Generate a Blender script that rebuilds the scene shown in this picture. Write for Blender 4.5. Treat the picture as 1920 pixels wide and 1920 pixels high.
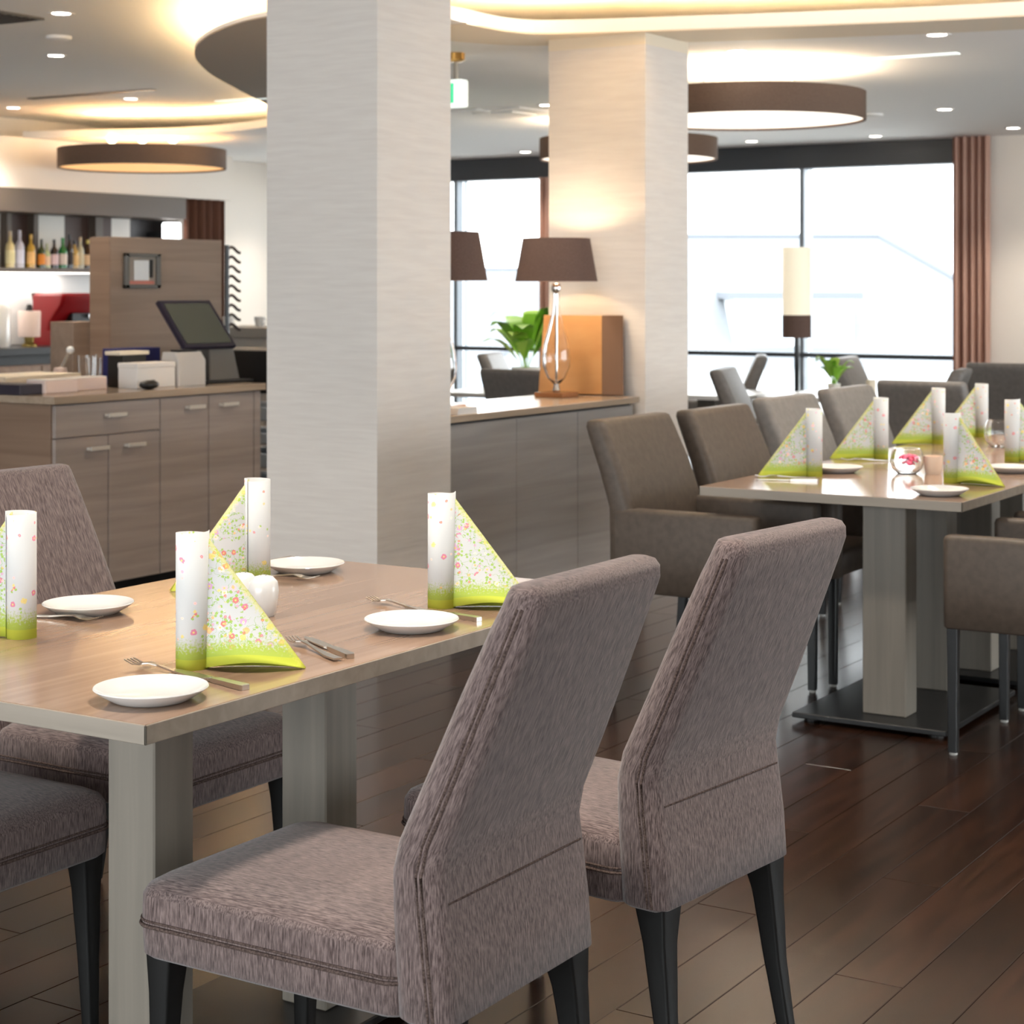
import bpy, bmesh, math, random
from mathutils import Vector, Matrix
random.seed(7)
R = math.radians
for o in list(bpy.data.objects): bpy.data.objects.remove(o)
SC = bpy.context.scene
COL = SC.collection

# ------------------------------------------------------------------ camera
YAW = R(31.9); EYE = 1.4
cam_d = bpy.data.cameras.new('camera'); cam = bpy.data.objects.new('camera', cam_d); COL.objects.link(cam)
cam.location = (0, 0, EYE); cam.rotation_euler = (R(90), 0, YAW)
cam_d.sensor_width = 36; cam_d.lens = 66.0; cam_d.shift_y = -420/1920; cam_d.clip_end = 400; cam_d.clip_start = 0.05
cam_d.dof.use_dof = True; cam_d.dof.focus_distance = 3.4; cam_d.dof.aperture_fstop = 9.0
SC.camera = cam

# ------------------------------------------------------------------ sky, exposure
w = bpy.data.worlds.new('sky'); SC.world = w; w.use_nodes = True
bg = w.node_tree.nodes['Background']; bg.inputs[0].default_value = (0.93, 0.97, 1.0, 1); bg.inputs[1].default_value = 3.2
SC.view_settings.view_transform = 'Standard'; SC.view_settings.look = 'None'
SC.view_settings.gamma = 1; SC.view_settings.use_curve_mapping = False; SC.view_settings.exposure = 1.32
DL_POWER = 48.0        # one ceiling downlight, watts
LED_STRENGTH = 17.0

def portal(loc, rot, sx, sy):
    l = bpy.data.lights.new('window_portal', 'AREA'); l.shape = 'RECTANGLE'; l.size = sx; l.size_y = sy
    l.cycles.is_portal = True
    o = bpy.data.objects.new('window_portal', l); o.location = loc; o.rotation_euler = rot; COL.objects.link(o)
portal((-8.2, 14.62, 1.35), (R(-90), 0, 0), 7.0, 2.5)
portal((-2.0, -3.05, 1.35), (R(90), 0, 0), 9.6, 2.4)
portal((3.05, 8.8, 1.35), (R(90), 0, R(90)), 7.6, 2.4)

# ------------------------------------------------------------------ materials
def lin(c):
    c = c/255
    return c/12.92 if c <= .04045 else ((c+.055)/1.055)**2.4
def rgb(r, g, b): return (lin(r), lin(g), lin(b), 1)
MATS = {}
def mat(name, col, rough=.5, metal=0, spec=.5, emit=None, es=0, sheen=0):
    m = bpy.data.materials.new(name); m.use_nodes = True
    p = m.node_tree.nodes['Principled BSDF']
    p.inputs['Base Color'].default_value = rgb(*col); p.inputs['Roughness'].default_value = rough
    p.inputs['Metallic'].default_value = metal; p.inputs['Specular IOR Level'].default_value = spec
    if sheen: p.inputs['Sheen Weight'].default_value = sheen
    if emit: p.inputs['Emission Color'].default_value = rgb(*emit); p.inputs['Emission Strength'].default_value = es
    MATS[name] = m
    return m
def nt(m): return m.node_tree, m.node_tree.nodes['Principled BSDF']
def link(t, a, b): t.links.new(a, b)
def noise_col(m, c1, c2, scale, detail=4, lo=.35, hi=.65, bump=0, rot=None, dist=0, coord='Object', nscale=1.0):
    t, p = nt(m)
    tc = t.nodes.new('ShaderNodeTexCoord'); mp = t.nodes.new('ShaderNodeMapping'); mp.inputs['Scale'].default_value = scale
    n = t.nodes.new('ShaderNodeTexNoise'); n.inputs['Scale'].default_value = nscale; n.inputs['Detail'].default_value = detail
    n.inputs['Distortion'].default_value = dist
    r = t.nodes.new('ShaderNodeValToRGB'); r.color_ramp.elements[0].position = lo; r.color_ramp.elements[1].position = hi
    r.color_ramp.elements[0].color = rgb(*c1); r.color_ramp.elements[1].color = rgb(*c2)
    link(t, tc.outputs[coord], mp.inputs[0]); link(t, mp.outputs[0], n.inputs['Vector']); link(t, n.outputs['Fac'], r.inputs[0])
    link(t, r.outputs[0], p.inputs['Base Color'])
    if bump:
        b = t.nodes.new('ShaderNodeBump'); b.inputs['Strength'].default_value = bump; b.inputs['Distance'].default_value = .004
        link(t, n.outputs['Fac'], b.inputs['Height']); link(t, b.outputs[0], p.inputs['Normal'])
    return m
def wood(name, c1, c2, axis, rough=.4, k=1.0, spec=.5):
    m = mat(name, c1, rough, spec=spec)
    s = [34*k, 34*k, 34*k]; s['xyz'.index(axis)] = 1.6*k
    return noise_col(m, c1, c2, s, 6, .3, .7, .05, dist=.6)

TABLE_TOP = wood('table_oak', (137, 109, 90), (157, 129, 108), 'y', .15)
TABLE_EDGE = wood('table_grey_oak', (138, 128, 116), (154, 143, 130), 'x', .4)
TABLE_LEG = wood('leg_grey_oak', (116, 109, 99), (130, 122, 111), 'z', .45)
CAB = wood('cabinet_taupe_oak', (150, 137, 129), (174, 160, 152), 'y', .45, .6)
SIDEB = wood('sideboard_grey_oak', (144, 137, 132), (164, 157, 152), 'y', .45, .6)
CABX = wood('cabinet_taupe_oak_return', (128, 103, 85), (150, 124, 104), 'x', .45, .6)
CABTOP = wood('counter_top_oak', (160, 140, 120), (178, 158, 138), 'y', .18)
PANELW = wood('panel_brown_oak', (134, 114, 98), (152, 130, 114), 'y', .5, .6)
HANDLE = mat('handle_nickel', (222, 214, 202), .35, .35)
DARKC = mat('dark_curtain', (96, 66, 54), .9, spec=.1)
DARKW = mat('dark_walnut', (62, 44, 38), .5)
FABRIC = mat('slub_fabric', (140, 120, 113), .95, spec=.15, sheen=.25)
def fabric_mat():
    """fine slub threads: upright on upright cloth (leaning with the backrest), lengthwise on the seat"""
    t, p = nt(FABRIC); N = t.nodes.new
    tc = N('ShaderNodeTexCoord'); sp = N('ShaderNodeSeparateXYZ'); link(t, tc.outputs['Object'], sp.inputs[0])
    def m_(op, a, b):
        n = N('ShaderNodeMath'); n.operation = op
        for q, v in enumerate((a, b)):
            if hasattr(v, 'is_linked'): link(t, v, n.inputs[q])
            else: n.inputs[q].default_value = v
        return n.outputs[0]
    lean = m_('MULTIPLY', m_('MAXIMUM', m_('SUBTRACT', sp.outputs[2], .57), 0.0), .44)
    cb = N('ShaderNodeCombineXYZ'); link(t, m_('ADD', sp.outputs[0], lean), cb.inputs[0]); link(t, sp.outputs[1], cb.inputs[1]); link(t, sp.outputs[2], cb.inputs[2])
    def tex(scale):
        mp = N('ShaderNodeMapping'); mp.inputs['Scale'].default_value = scale; link(t, cb.outputs[0], mp.inputs[0])
        n = N('ShaderNodeTexNoise'); n.inputs['Scale'].default_value = 1; n.inputs['Detail'].default_value = 4; n.inputs['Roughness'].default_value = .6; link(t, mp.outputs[0], n.inputs['Vector']); return n.outputs['Fac']
    up = tex((520, 520, 46)); flat = tex((46, 520, 520))
    sn = N('ShaderNodeSeparateXYZ'); link(t, tc.outputs['Normal'], sn.inputs[0]); top = m_('GREATER_THAN', sn.outputs[2], .62)
    mx = N('ShaderNodeMix'); link(t, top, mx.inputs[0]); link(t, up, mx.inputs[2]); link(t, flat, mx.inputs[3]); f = mx.outputs[0]
    r = N('ShaderNodeValToRGB'); r.color_ramp.elements[0].position = .36; r.color_ramp.elements[1].position = .66
    r.color_ramp.elements[0].color = rgb(68, 55, 53); r.color_ramp.elements[1].color = rgb(136, 118, 114); link(t, f, r.inputs[0]); link(t, r.outputs[0], p.inputs['Base Color'])
    b = N('ShaderNodeBump'); b.inputs['Strength'].default_value = .35; b.inputs['Distance'].default_value = .003; link(t, f, b.inputs['Height']); link(t, b.outputs[0], p.inputs['Normal'])
fabric_mat()
PIPING = noise_col(mat('piping_fabric', (120, 102, 96), .95, spec=.1), (64, 52, 48), (104, 88, 82), (300, 300, 300))
LEATHER = noise_col(mat('taupe_leather', (112, 98, 86), .5, spec=.4), (78, 67, 58), (90, 78, 68), (40, 40, 40), 4, .3, .7, .04)
GREYLEATHER = noise_col(mat('grey_leather', (120, 114, 108), .5, spec=.4), (112, 106, 101), (124, 118, 113), (40, 40, 40), 4, .3, .7, .04)
BLACKW = mat('black_wood', (14, 13, 12), .5, spec=.35)
BLACKM = mat('black_metal', (20, 20, 21), .35, spec=.5)
GLIDE = mat('foot_glide', (190, 188, 182), .4)
PLASTER = mat('ceiling_white', (246, 244, 241), .9, spec=.2)
TAUPE = mat('taupe_ceiling_panel', (176, 163, 148), .9, spec=.2)
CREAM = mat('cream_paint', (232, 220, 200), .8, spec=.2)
WALLW = mat('wall_beige', (240, 232, 222), .9, spec=.2)
COLUMN = mat('column_wallpaper', (224, 215, 205), .85, spec=.25)
noise_col(COLUMN, (221, 212, 204), (229, 221, 213), (5, 5, 60), 5, .3, .7, .28, dist=.3)
COLPAINT = mat('column_smooth', (226, 220, 213), .8, spec=.25)
WINFRAME = mat('anthracite_frame', (52, 56, 62), .4, .0)
MULLION = mat('grey_mullion', (120, 128, 136), .35, .3)
CURTAIN = noise_col(mat('brown_curtain', (150, 112, 95), .9, spec=.1), (184, 146, 130), (204, 168, 152), (60, 60, 2))
CHROME = mat('chrome', (225, 225, 225), .12, 1)
STEEL = mat('brushed_steel', (205, 200, 192), .28, 1)
PORC = mat('white_porcelain', (212, 211, 209), .12, spec=.6)
WHITEP = mat('white_card', (232, 226, 220), .7)
SHADE = noise_col(mat('brown_lampshade', (98, 78, 70), .85, spec=.2), (92, 73, 66), (104, 84, 76), (200, 200, 200))
DRUM = noise_col(mat('brown_drum_fabric', (104, 86, 75), .85, spec=.2), (98, 80, 70), (110, 92, 80), (200, 200, 200))
NAVY = mat('navy_card', (32, 34, 96), .5)
PINKC = mat('pale_pink_card', (222, 200, 190), .7)
RED = mat('red_enamel', (132, 12, 18), .3)
SCREEN = mat('dark_screen', (84, 86, 76), .15)
GREYPL = mat('grey_plastic', (104, 101, 96), .5)
BLACKP = mat('black_plastic', (20, 18, 18), .4)
BEZEL = mat('monitor_bezel', (36, 28, 46), .35)
LAMPLIT_CANVAS = noise_col(mat('lamp_toned_canvas', (206, 150, 92), .45), (196, 140, 84), (212, 158, 100), (3, 3, 8))  # golden tone stands in for table lamp light on the canvas
BOARD2 = mat('brown_board', (118, 84, 58), .6)
LEAF = mat('leaf_green', (120, 176, 40), .4)
LEAF2 = mat('leaf_light', (160, 200, 70), .4)
POT = mat('plant_pot', (226, 222, 214), .5)
PINK = mat('pink_flower', (240, 92, 130), .6)
SOIL = mat('soil', (60, 44, 34), .9)
def glass(name, col=(255, 255, 255), rough=.0, ior=1.45):
    m = mat(name, col, rough); t, p = nt(m)
    p.inputs['Transmission Weight'].default_value = 1; p.inputs['IOR'].default_value = ior
    return m
GLASS = glass('clear_glass')
def pane_mat():
    m = bpy.data.materials.new('window_glass'); m.use_nodes = True; t = m.node_tree
    t.nodes.remove(t.nodes['Principled BSDF']); out = t.nodes['Material Output']
    a = t.nodes.new('ShaderNodeBsdfTransparent'); g = t.nodes.new('ShaderNodeBsdfGlossy'); g.inputs['Roughness'].default_value = .02
    f = t.nodes.new('ShaderNodeFresnel'); f.inputs[0].default_value = 1.35; x = t.nodes.new('ShaderNodeMixShader')
    a.inputs[0].default_value = (.97, .98, .98, 1)
    link(t, f.outputs[0], x.inputs[0]); link(t, a.outputs[0], x.inputs[1]); link(t, g.outputs[0], x.inputs[2]); link(t, x.outputs[0], out.inputs[0])
    return m
PANE = pane_mat()
LED = mat('warm_led', (255, 220, 160), .5, emit=(255, 218, 164), es=LED_STRENGTH)
DLGLOW = mat('downlight_glow', (255, 250, 240), .5, emit=(255, 244, 226), es=9)
DIFF_WHITE = mat('diffuser_white', (250, 240, 228), .6, emit=(255, 240, 222), es=.62)
DIFF_AMBER = mat('diffuser_amber', (250, 214, 160), .6, emit=(255, 194, 122), es=.36)
BULB = mat('warm_bulb', (255, 240, 210), .5, emit=(255, 226, 176), es=7)
LAMPW = mat('lit_white_shade', (226, 216, 192), .6, emit=(255, 244, 220), es=.2)
EXITG = mat('exit_green', (40, 180, 120), .5, emit=(60, 200, 140), es=.5)
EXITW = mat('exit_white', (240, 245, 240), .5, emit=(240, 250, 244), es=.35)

# floor: each plank its own tone
FLOOR = mat('dark_oak_floor', (70, 50, 38), .24, spec=.26)
def floor_mat():
    t, p = nt(FLOOR)
    tc = t.nodes.new('ShaderNodeTexCoord'); mp = t.nodes.new('ShaderNodeMapping'); mp.inputs['Scale'].default_value = (30, 2.2, 30)
    oi = t.nodes.new('ShaderNodeObjectInfo'); ad = t.nodes.new('ShaderNodeVectorMath'); ad.operation = 'SCALE'; ad.inputs['Scale'].default_value = 1
    va = t.nodes.new('ShaderNodeVectorMath'); va.operation = 'ADD'
    mu = t.nodes.new('ShaderNodeMath'); mu.operation = 'MULTIPLY'; mu.inputs[1].default_value = 37
    n = t.nodes.new('ShaderNodeTexNoise'); n.inputs['Scale'].default_value = 1; n.inputs['Detail'].default_value = 6; n.inputs['Distortion'].default_value = .8
    link(t, tc.outputs['Object'], mp.inputs[0]); link(t, mp.outputs[0], va.inputs[0]); link(t, oi.outputs['Random'], mu.inputs[0]); link(t, mu.outputs[0], va.inputs[1])
    link(t, va.outputs[0], n.inputs['Vector'])
    r = t.nodes.new('ShaderNodeValToRGB'); r.color_ramp.elements[0].position = .3; r.color_ramp.elements[1].position = .72
    r.color_ramp.elements[0].color = rgb(30, 17, 11); r.color_ramp.elements[1].color = rgb(54, 32, 21)
    h = t.nodes.new('ShaderNodeHueSaturation'); mr = t.nodes.new('ShaderNodeMapRange'); mr.inputs[3].default_value = .72; mr.inputs[4].default_value = 1.22
    link(t, oi.outputs['Random'], mr.inputs[0]); link(t, mr.outputs[0], h.inputs['Value']); link(t, n.outputs['Fac'], r.inputs[0]); link(t, r.outputs[0], h.inputs['Color'])
    link(t, h.outputs[0], p.inputs['Base Color'])
    b = t.nodes.new('ShaderNodeBump'); b.inputs['Strength'].default_value = .05; b.inputs['Distance'].default_value = .002
    link(t, n.outputs['Fac'], b.inputs['Height']); link(t, b.outputs[0], p.inputs['Normal'])
floor_mat()

def napkin_mat(name, density):
    """flower print in UV metres: v is height, green hem at the foot, scattered blossoms and leaves"""
    m = mat(name, (203, 203, 202), .85, spec=.1); t, p = nt(m); N = t.nodes.new
    def math_(op, a, b=None):
        n = N('ShaderNodeMath'); n.operation = op
        for i, v in enumerate((a, b)):
            if v is None: continue
            if hasattr(v, 'is_linked'): link(t, v, n.inputs[i])
            else: n.inputs[i].default_value = v
        return n.outputs[0]
    def mix(f, a, b):
        n = N('ShaderNodeMix'); n.data_type = 'RGBA'
        link(t, f, n.inputs[0])
        for s, v in ((n.inputs[6], a), (n.inputs[7], b)):
            if hasattr(v, 'is_linked'): link(t, v, s)
            else: s.default_value = v
        return n.outputs[2]
    uv = N('ShaderNodeUVMap').outputs[0]
    sp = N('ShaderNodeSeparateXYZ'); link(t, uv, sp.inputs[0]); v = sp.outputs[1]
    oi = N('ShaderNodeObjectInfo'); off = N('ShaderNodeVectorMath'); off.operation = 'ADD'; link(t, uv, off.inputs[0])
    cx = N('ShaderNodeCombineXYZ'); link(t, oi.outputs['Random'], cx.inputs[0]); link(t, cx.outputs[0], off.inputs[1]); P = off.outputs[0]
    def vor(scale, shift):
        a = N('ShaderNodeVectorMath'); a.operation = 'ADD'; a.inputs[1].default_value = (shift, shift*1.7, 0); link(t, P, a.inputs[0])
        n = N('ShaderNodeTexVoronoi'); n.voronoi_dimensions = '2D'; n.inputs['Scale'].default_value = scale; link(t, a.outputs[0], n.inputs['Vector']); return n
    ns = N('ShaderNodeTexNoise'); ns.noise_dimensions = '2D'; ns.inputs['Scale'].default_value = 260; ns.inputs['Detail'].default_value = 3; link(t, P, ns.inputs['Vector'])
    nl = N('ShaderNodeTexNoise'); nl.noise_dimensions = '2D'; nl.inputs['Scale'].default_value = 26; nl.inputs['Detail'].default_value = 1; link(t, P, nl.inputs['Vector'])
    col = (rgb(203, 203, 202))
    # leaves / stems: thin contour lines of a noise
    nz = N('ShaderNodeTexNoise'); nz.noise_dimensions = '2D'; nz.inputs['Scale'].default_value = 75; nz.inputs['Detail'].default_value = 2; link(t, P, nz.inputs['Vector'])
    line = math_('LESS_THAN', math_('ABSOLUTE', math_('SUBTRACT', nz.outputs['Fac'], .5)), .018 if density > .5 else .0)
    zone = math_('GREATER_THAN', nl.outputs['Fac'], .62 - .25*density)
    col = mix(math_('MULTIPLY', math_('MULTIPLY', line, zone), .9), col, rgb(150, 184, 96))
    lf = vor(120, .3); leaf = math_('LESS_THAN', lf.outputs['Distance'], .30)
    ls = N('ShaderNodeSeparateColor'); link(t, lf.outputs['Color'], ls.inputs[0])
    keep = math_('GREATER_THAN', ls.outputs[0], 1-.5*density if density > .5 else .97)
    col = mix(math_('MULTIPLY', math_('MULTIPLY', math_('MULTIPLY', leaf, keep), zone), .9), col, rgb(160, 192, 88))
    for sc, sh, thr, r0 in ((50, .11, 1-.42*density, .27), (95, .77, 1-.3*density, .25)):
        vo = vor(sc, sh); s = N('ShaderNodeSeparateColor'); link(t, vo.outputs['Color'], s.inputs[0])
        d = math_('ADD', vo.outputs['Distance'], math_('MULTIPLY', math_('SUBTRACT', ns.outputs['Fac'], .5), .28))
        disk = math_('MULTIPLY', math_('LESS_THAN', d, r0), math_('GREATER_THAN', s.outputs[0], thr))
        if density > .5: disk = math_('MULTIPLY', disk, zone)
        cr = N('ShaderNodeValToRGB'); cr.color_ramp.interpolation = 'CONSTANT'
        pal = [(222, 112, 112), (244, 196, 204), (212, 158, 202), (240, 186, 126), (218, 118, 148), (248, 220, 212), (236, 212, 124)]
        e = cr.color_ramp.elements; e[0].color = rgb(*pal[0]); e[1].position = 1/7; e[1].color = rgb(*pal[1])
        for i in range(2, 7): q = e.new(i/7); q.color = rgb(*pal[i])
        link(t, s.outputs[1], cr.inputs[0])
        core = math_('LESS_THAN', vo.outputs['Distance'], r0*.32)
        fc = mix(core, cr.outputs[0], rgb(236, 206, 110))
        col = mix(math_('MULTIPLY', disk, .85), col, fc)
    # green foot with grassy upper border
    g = math_('ADD', v, math_('MULTIPLY', math_('SUBTRACT', ns.outputs['Fac'], .5), .05))
    mr = N('ShaderNodeMapRange'); mr.inputs[1].default_value = .052; mr.inputs[2].default_value = .030; mr.inputs[3].default_value = 0; mr.inputs[4].default_value = 1
    link(t, g, mr.inputs[0])
    gcol = mix(math_('LESS_THAN', v, .018), rgb(170, 188, 84), rgb(190, 198, 74))
    col = mix(mr.outputs[0], col, gcol)
    if density > .5:      # yellow-green border along the slanting fold
        u = sp.outputs[0]; x = math_('SUBTRACT', math_('ADD', u, math_('MULTIPLY', math_('LESS_THAN', u, 0.0), .6)), .3)
        hyp = math_('SUBTRACT', math_('MULTIPLY', math_('SUBTRACT', .195, x), 1.29), v)
        eg = N('ShaderNodeMapRange'); eg.inputs[1].default_value = .013; eg.inputs[2].default_value = .002; eg.inputs[3].default_value = 0; eg.inputs[4].default_value = .6
        link(t, math_('ADD', hyp, math_('MULTIPLY', math_('SUBTRACT', ns.outputs['Fac'], .5), .03)), eg.inputs[0])
        col = mix(eg.outputs[0], col, rgb(206, 204, 96))
    link(t, col, p.inputs['Base Color'])
    return m
NAP_SAIL = napkin_mat('napkin_print_meadow', 1.0)
NAP_ROLL = napkin_mat('napkin_print_sparse', .28)

# ------------------------------------------------------------------ mesh builder
class MB:
    def __init__(s): s.bm = bmesh.new()
    def box(s, x0, x1, y0, y1, z0, z1, bev=0, seg=1):
        b = bmesh.new(); r = bmesh.ops.create_cube(b, size=1)
        bmesh.ops.scale(b, verts=b.verts, vec=(abs(x1-x0), abs(y1-y0), abs(z1-z0)))
        bmesh.ops.translate(b, verts=b.verts, vec=((x0+x1)/2, (y0+y1)/2, (z0+z1)/2))
        if bev: bmesh.ops.bevel(b, geom=list(b.edges), offset=bev, segments=seg, profile=.5, affect='EDGES')
        s.add(b); return s
    def add(s, b, M=None):
        if M is not None: b.transform(M)
        me = bpy.data.meshes.new('tmp'); b.to_mesh(me); b.free(); s.bm.from_mesh(me); bpy.data.meshes.remove(me); return s
    def loft(s, secs, cap=True, closed=True):
        b = s.bm; rows = [[b.verts.new(p) for p in sec] for sec in secs]; n = len(secs[0])
        for a, c in zip(rows, rows[1:]):
            for i in range(n if closed else n-1):
                j = (i+1) % n; b.faces.new((a[i], a[j], c[j], c[i]))
        if cap and closed:
            b.faces.new(rows[0][::-1]); b.faces.new(rows[-1])
        return s
    def lathe(s, prof, seg=32, loc=(0, 0, 0), cap=False):
        rows = [[(loc[0]+r*math.cos(2*math.pi*i/seg), loc[1]+r*math.sin(2*math.pi*i/seg), loc[2]+z) for i in range(seg)] for r, z in prof]
        return s.loft(rows, cap)
    def tube(s, pts, r, seg=8, closed=False):
        pts = [Vector(p) for p in pts]; n = len(pts); rows = []; up = Vector((0, 0, 1))
        for i, p in enumerate(pts):
            a = pts[(i-1) % n] if (closed or i > 0) else p; c = pts[(i+1) % n] if (closed or i < n-1) else p
            t = (c-a).normalized(); u = t.cross(up)
            if u.length < 1e-3: u = t.cross(Vector((1, 0, 0)))
            u.normalize(); v = u.cross(t).normalized(); rr = r[i] if isinstance(r, (list, tuple)) else r
            rows.append([p+u*rr*math.cos(2*math.pi*k/seg)+v*rr*math.sin(2*math.pi*k/seg) for k in range(seg)])
        if closed: rows.append(rows[0]); return s.loft(rows, False)
        return s.loft(rows)
    def prism(s, poly, z0, z1):
        b = bmesh.new(); vs = [b.verts.new((x, y, z0)) for x, y in poly]; f = b.faces.new(vs)
        r = bmesh.ops.extrude_face_region(b, geom=[f]); bmesh.ops.translate(b, verts=[v for v in r['geom'] if isinstance(v, bmesh.types.BMVert)], vec=(0, 0, z1-z0))
        bmesh.ops.triangulate(b, faces=list(b.faces)); return s.add(b)
    def obj(s, name, m, parent=None, loc=(0, 0, 0), rotz=0, smooth=False, angle=40):
        bmesh.ops.recalc_face_normals(s.bm, faces=s.bm.faces)
        me = bpy.data.meshes.new(name)
        if smooth:
            for f in s.bm.faces: f.smooth = True
            for e in s.bm.edges:
                if len(e.link_faces) == 2 and e.calc_face_angle(0) > R(angle): e.smooth = False
        s.bm.to_mesh(me); s.bm.free(); me.materials.append(m)
        o = bpy.data.objects.new(name, me); COL.objects.link(o); o.parent = parent; o.location = loc; o.rotation_euler = (0, 0, rotz)
        return o
def rrect(x0, x1, y0, y1, r, z, n=5):
    r = max(.0005, min(r, (x1-x0)/2*.98, (y1-y0)/2*.98)); out = []
    for cx, cy, a0 in ((x1-r, y1-r, 0), (x0+r, y1-r, 90), (x0+r, y0+r, 180), (x1-r, y0+r, 270)):
        for k in range(n+1):
            a = R(a0+90*k/n); out.append((cx+r*math.cos(a), cy+r*math.sin(a), z))
    return out
def tag(o, label, cat, group=None):
    o['label'] = label; o['category'] = cat
    if group: o['group'] = group
    return o
def thing(name, label, cat, loc=(0, 0, 0), rotz=0, group=None):
    o = bpy.data.objects.new(name, None); COL.objects.link(o); o.location = loc; o.rotation_euler = (0, 0, rotz); o.empty_display_size = .1
    return tag(o, label, cat, group)
def struct(o, label=None):
    o['kind'] = 'structure'
    if label: o['label'] = label
    return o
def copy_tree(o, parent=None):
    c = o.copy(); COL.objects.link(c); c.parent = parent
    for ch in list(o.children): copy_tree(ch, c)
    return c
def place(root, used, loc, rotz, label, cat=None, group=None):
    """first use moves the built thing, later uses copy it with its parts"""
    o = copy_tree(root) if used else root
    o.location = loc; o.rotation_euler = (0, 0, rotz); o['label'] = label
    if group: o['group'] = group
    return o
def catmull(pts, n=8):
    out = []
    for i in range(len(pts)-1):
        p0 = Vector(pts[max(i-1, 0)]); p1 = Vector(pts[i]); p2 = Vector(pts[i+1]); p3 = Vector(pts[min(i+2, len(pts)-1)])
        for k in range(n):
            t = k/n; out.append(tuple(.5*((2*p1)+(p2-p0)*t+(2*p0-5*p1+4*p2-p3)*t*t+(3*p1-p0-3*p2+p3)*t**3)))
    out.append(tuple(pts[-1])); return out

# ------------------------------------------------------------------ room shell
X0, X1, Y0, Y1 = -11.5, 3.0, -3.0, 14.5
ZL, ZU = 2.59, 2.78
floor = struct(MB().box(X0-.3, X1+.3, Y0-.3, Y1+.3, -.25, -.012).obj('floor', DARKW), 'dark brown wooden plank floor of the restaurant')
struct(MB().box(X0-.3, X1+.3, Y0-.3, Y1+.3, ZU, ZU+.25).obj('ceiling', PLASTER), 'white upper ceiling with recessed downlights inside the curved cove')
# planks
PW, PL = .1445, 1.7
def plank_mesh():
    m = MB(); m.box(-PW/2+.0006, PW/2-.0006, -PL/2+.0006, PL/2-.0006, -.0118, 0)
    bm = m.bm; top = [e for e in bm.edges if all(v.co.z > -.001 for v in e.verts)]
    bmesh.ops.bevel(bm, geom=top, offset=.0014, segments=1, affect='EDGES')
    me = bpy.data.meshes.new('plank'); bm.to_mesh(me); bm.free(); me.materials.append(FLOOR); return me
PM = plank_mesh(); cand = []
cy_, sy_ = math.cos(YAW), math.sin(YAW)
for i in range(-70, 33):
    x = -1.61+PW/2+i*PW
    if x-PW/2 < X0 or x+PW/2 > X1: continue
    off = (i*0.618034 % 1)*PL
    for j in range(-3, 11):
        y = j*PL+off
        if y < Y0 or y > Y1: continue
        vis = False
        for dy in (-.4, 0, .4):
            yy = y+dy*PL; D = -x*sy_+yy*cy_; Xc = x*cy_+yy*sy_
            if D > .8 and abs(Xc/D) < .30 and EYE/D < .40: vis = True
        cand.append((0 if vis else 1, (x*x+y*y), x, y))
cand.sort(); rest = MB()
for k, (v, d, x, y) in enumerate(cand):
    if k < 298:
        o = bpy.data.objects.new('plank', PM); COL.objects.link(o); o.parent = floor; o.location = (x, y, 0)
    else:
        y0 = max(Y0, y-PL/2+.0012); y1 = min(Y1, y+PL/2-.0012)
        rest.box(x-PW/2+.0006, x+PW/2-.0006, y0, y1, -.0118, 0)
ro = rest.obj('planking', FLOOR, floor); ro['kind'] = 'stuff'

# curved lower ceiling
curve = [(-11.5, 10.6), (-10.909, 10.74), (-10.427, 10.9), (-9.954, 11.03), (-9.449, 11.0), (-8.898, 10.83), (-8.4, 10.42), (-8.163, 10.06),
         (-7.763, 9.469), (-7.335, 8.697), (-6.948, 8.010), (-6.606, 7.497), (-6.354, 7.183), (-6.103, 6.927), (-5.79, 6.675), (-5.5, 6.50),
         (-5.251, 6.406), (-4.95, 6.36), (-4.72, 6.45), (-4.63, 6.72), (-4.62, 7.04), (-4.60, 7.36), (-4.45, 7.54), (-3.869, 7.744), (-3.172, 7.96), (-2.429, 8.125), (0, 8.5), (3.0, 8.9)]
cc = catmull([(x, y, 0) for x, y in curve], 6); cc = [(p[0], p[1]) for p in cc]
slab = struct(MB().prism(cc+[(X1+.1, Y1+.1), (X0-.1, Y1+.1), (X0-.1, 10.6)], ZL, ZL+.018).obj('ceiling', PLASTER), 'white lower ceiling with a curved edge towards the cove')
def offs(pts, d):
    out = []
    for i, p in enumerate(pts):
        a = Vector(pts[max(i-1, 0)]); c = Vector(pts[min(i+1, len(pts)-1)]); t = (c-a).normalized()
        out.append((p[0]-t.y*d, p[1]+t.x*d))
    return out
i0 = 7*6; i1 = 18*6
def ribbon(pts, d0, d1, z0, z1):
    return MB().loft([[(a[0], a[1], z1), (b[0], b[1], z1), (b[0], b[1], z0), (a[0], a[1], z0)] for a, b in zip(offs(pts, d0), offs(pts, d1))])
ribbon(cc[3:i0+1], .0, .03, ZL+.018, ZL+.06).obj('edge_upstand', PLASTER, slab); ribbon(cc[i1+6:], .0, .03, ZL+.018, ZL+.06).obj('edge_upstand', PLASTER, slab)
for pts, z, lb in ((cc[9:i0+1], ZL+.0605, 'warm light strip along the far left ceiling edge'), (cc[i0:i1+6], ZL+.0185, 'warm light strip round the taupe ceiling wave'), (cc[i1+6:], ZL+.0605, 'warm light strip along the ceiling edge right of the columns')):
    tag(ribbon(pts, .06, .10, z, z+.003).obj('cove_light_strip', LED), lb, 'light', 'cove light strips')
# taupe wave panel under the left bulge of the lower ceiling
struct(MB().prism(cc[i0:i1], ZL-.006, ZL-.0005).obj('trim_1', TAUPE), 'taupe wave-shaped ceiling panel')
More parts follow.
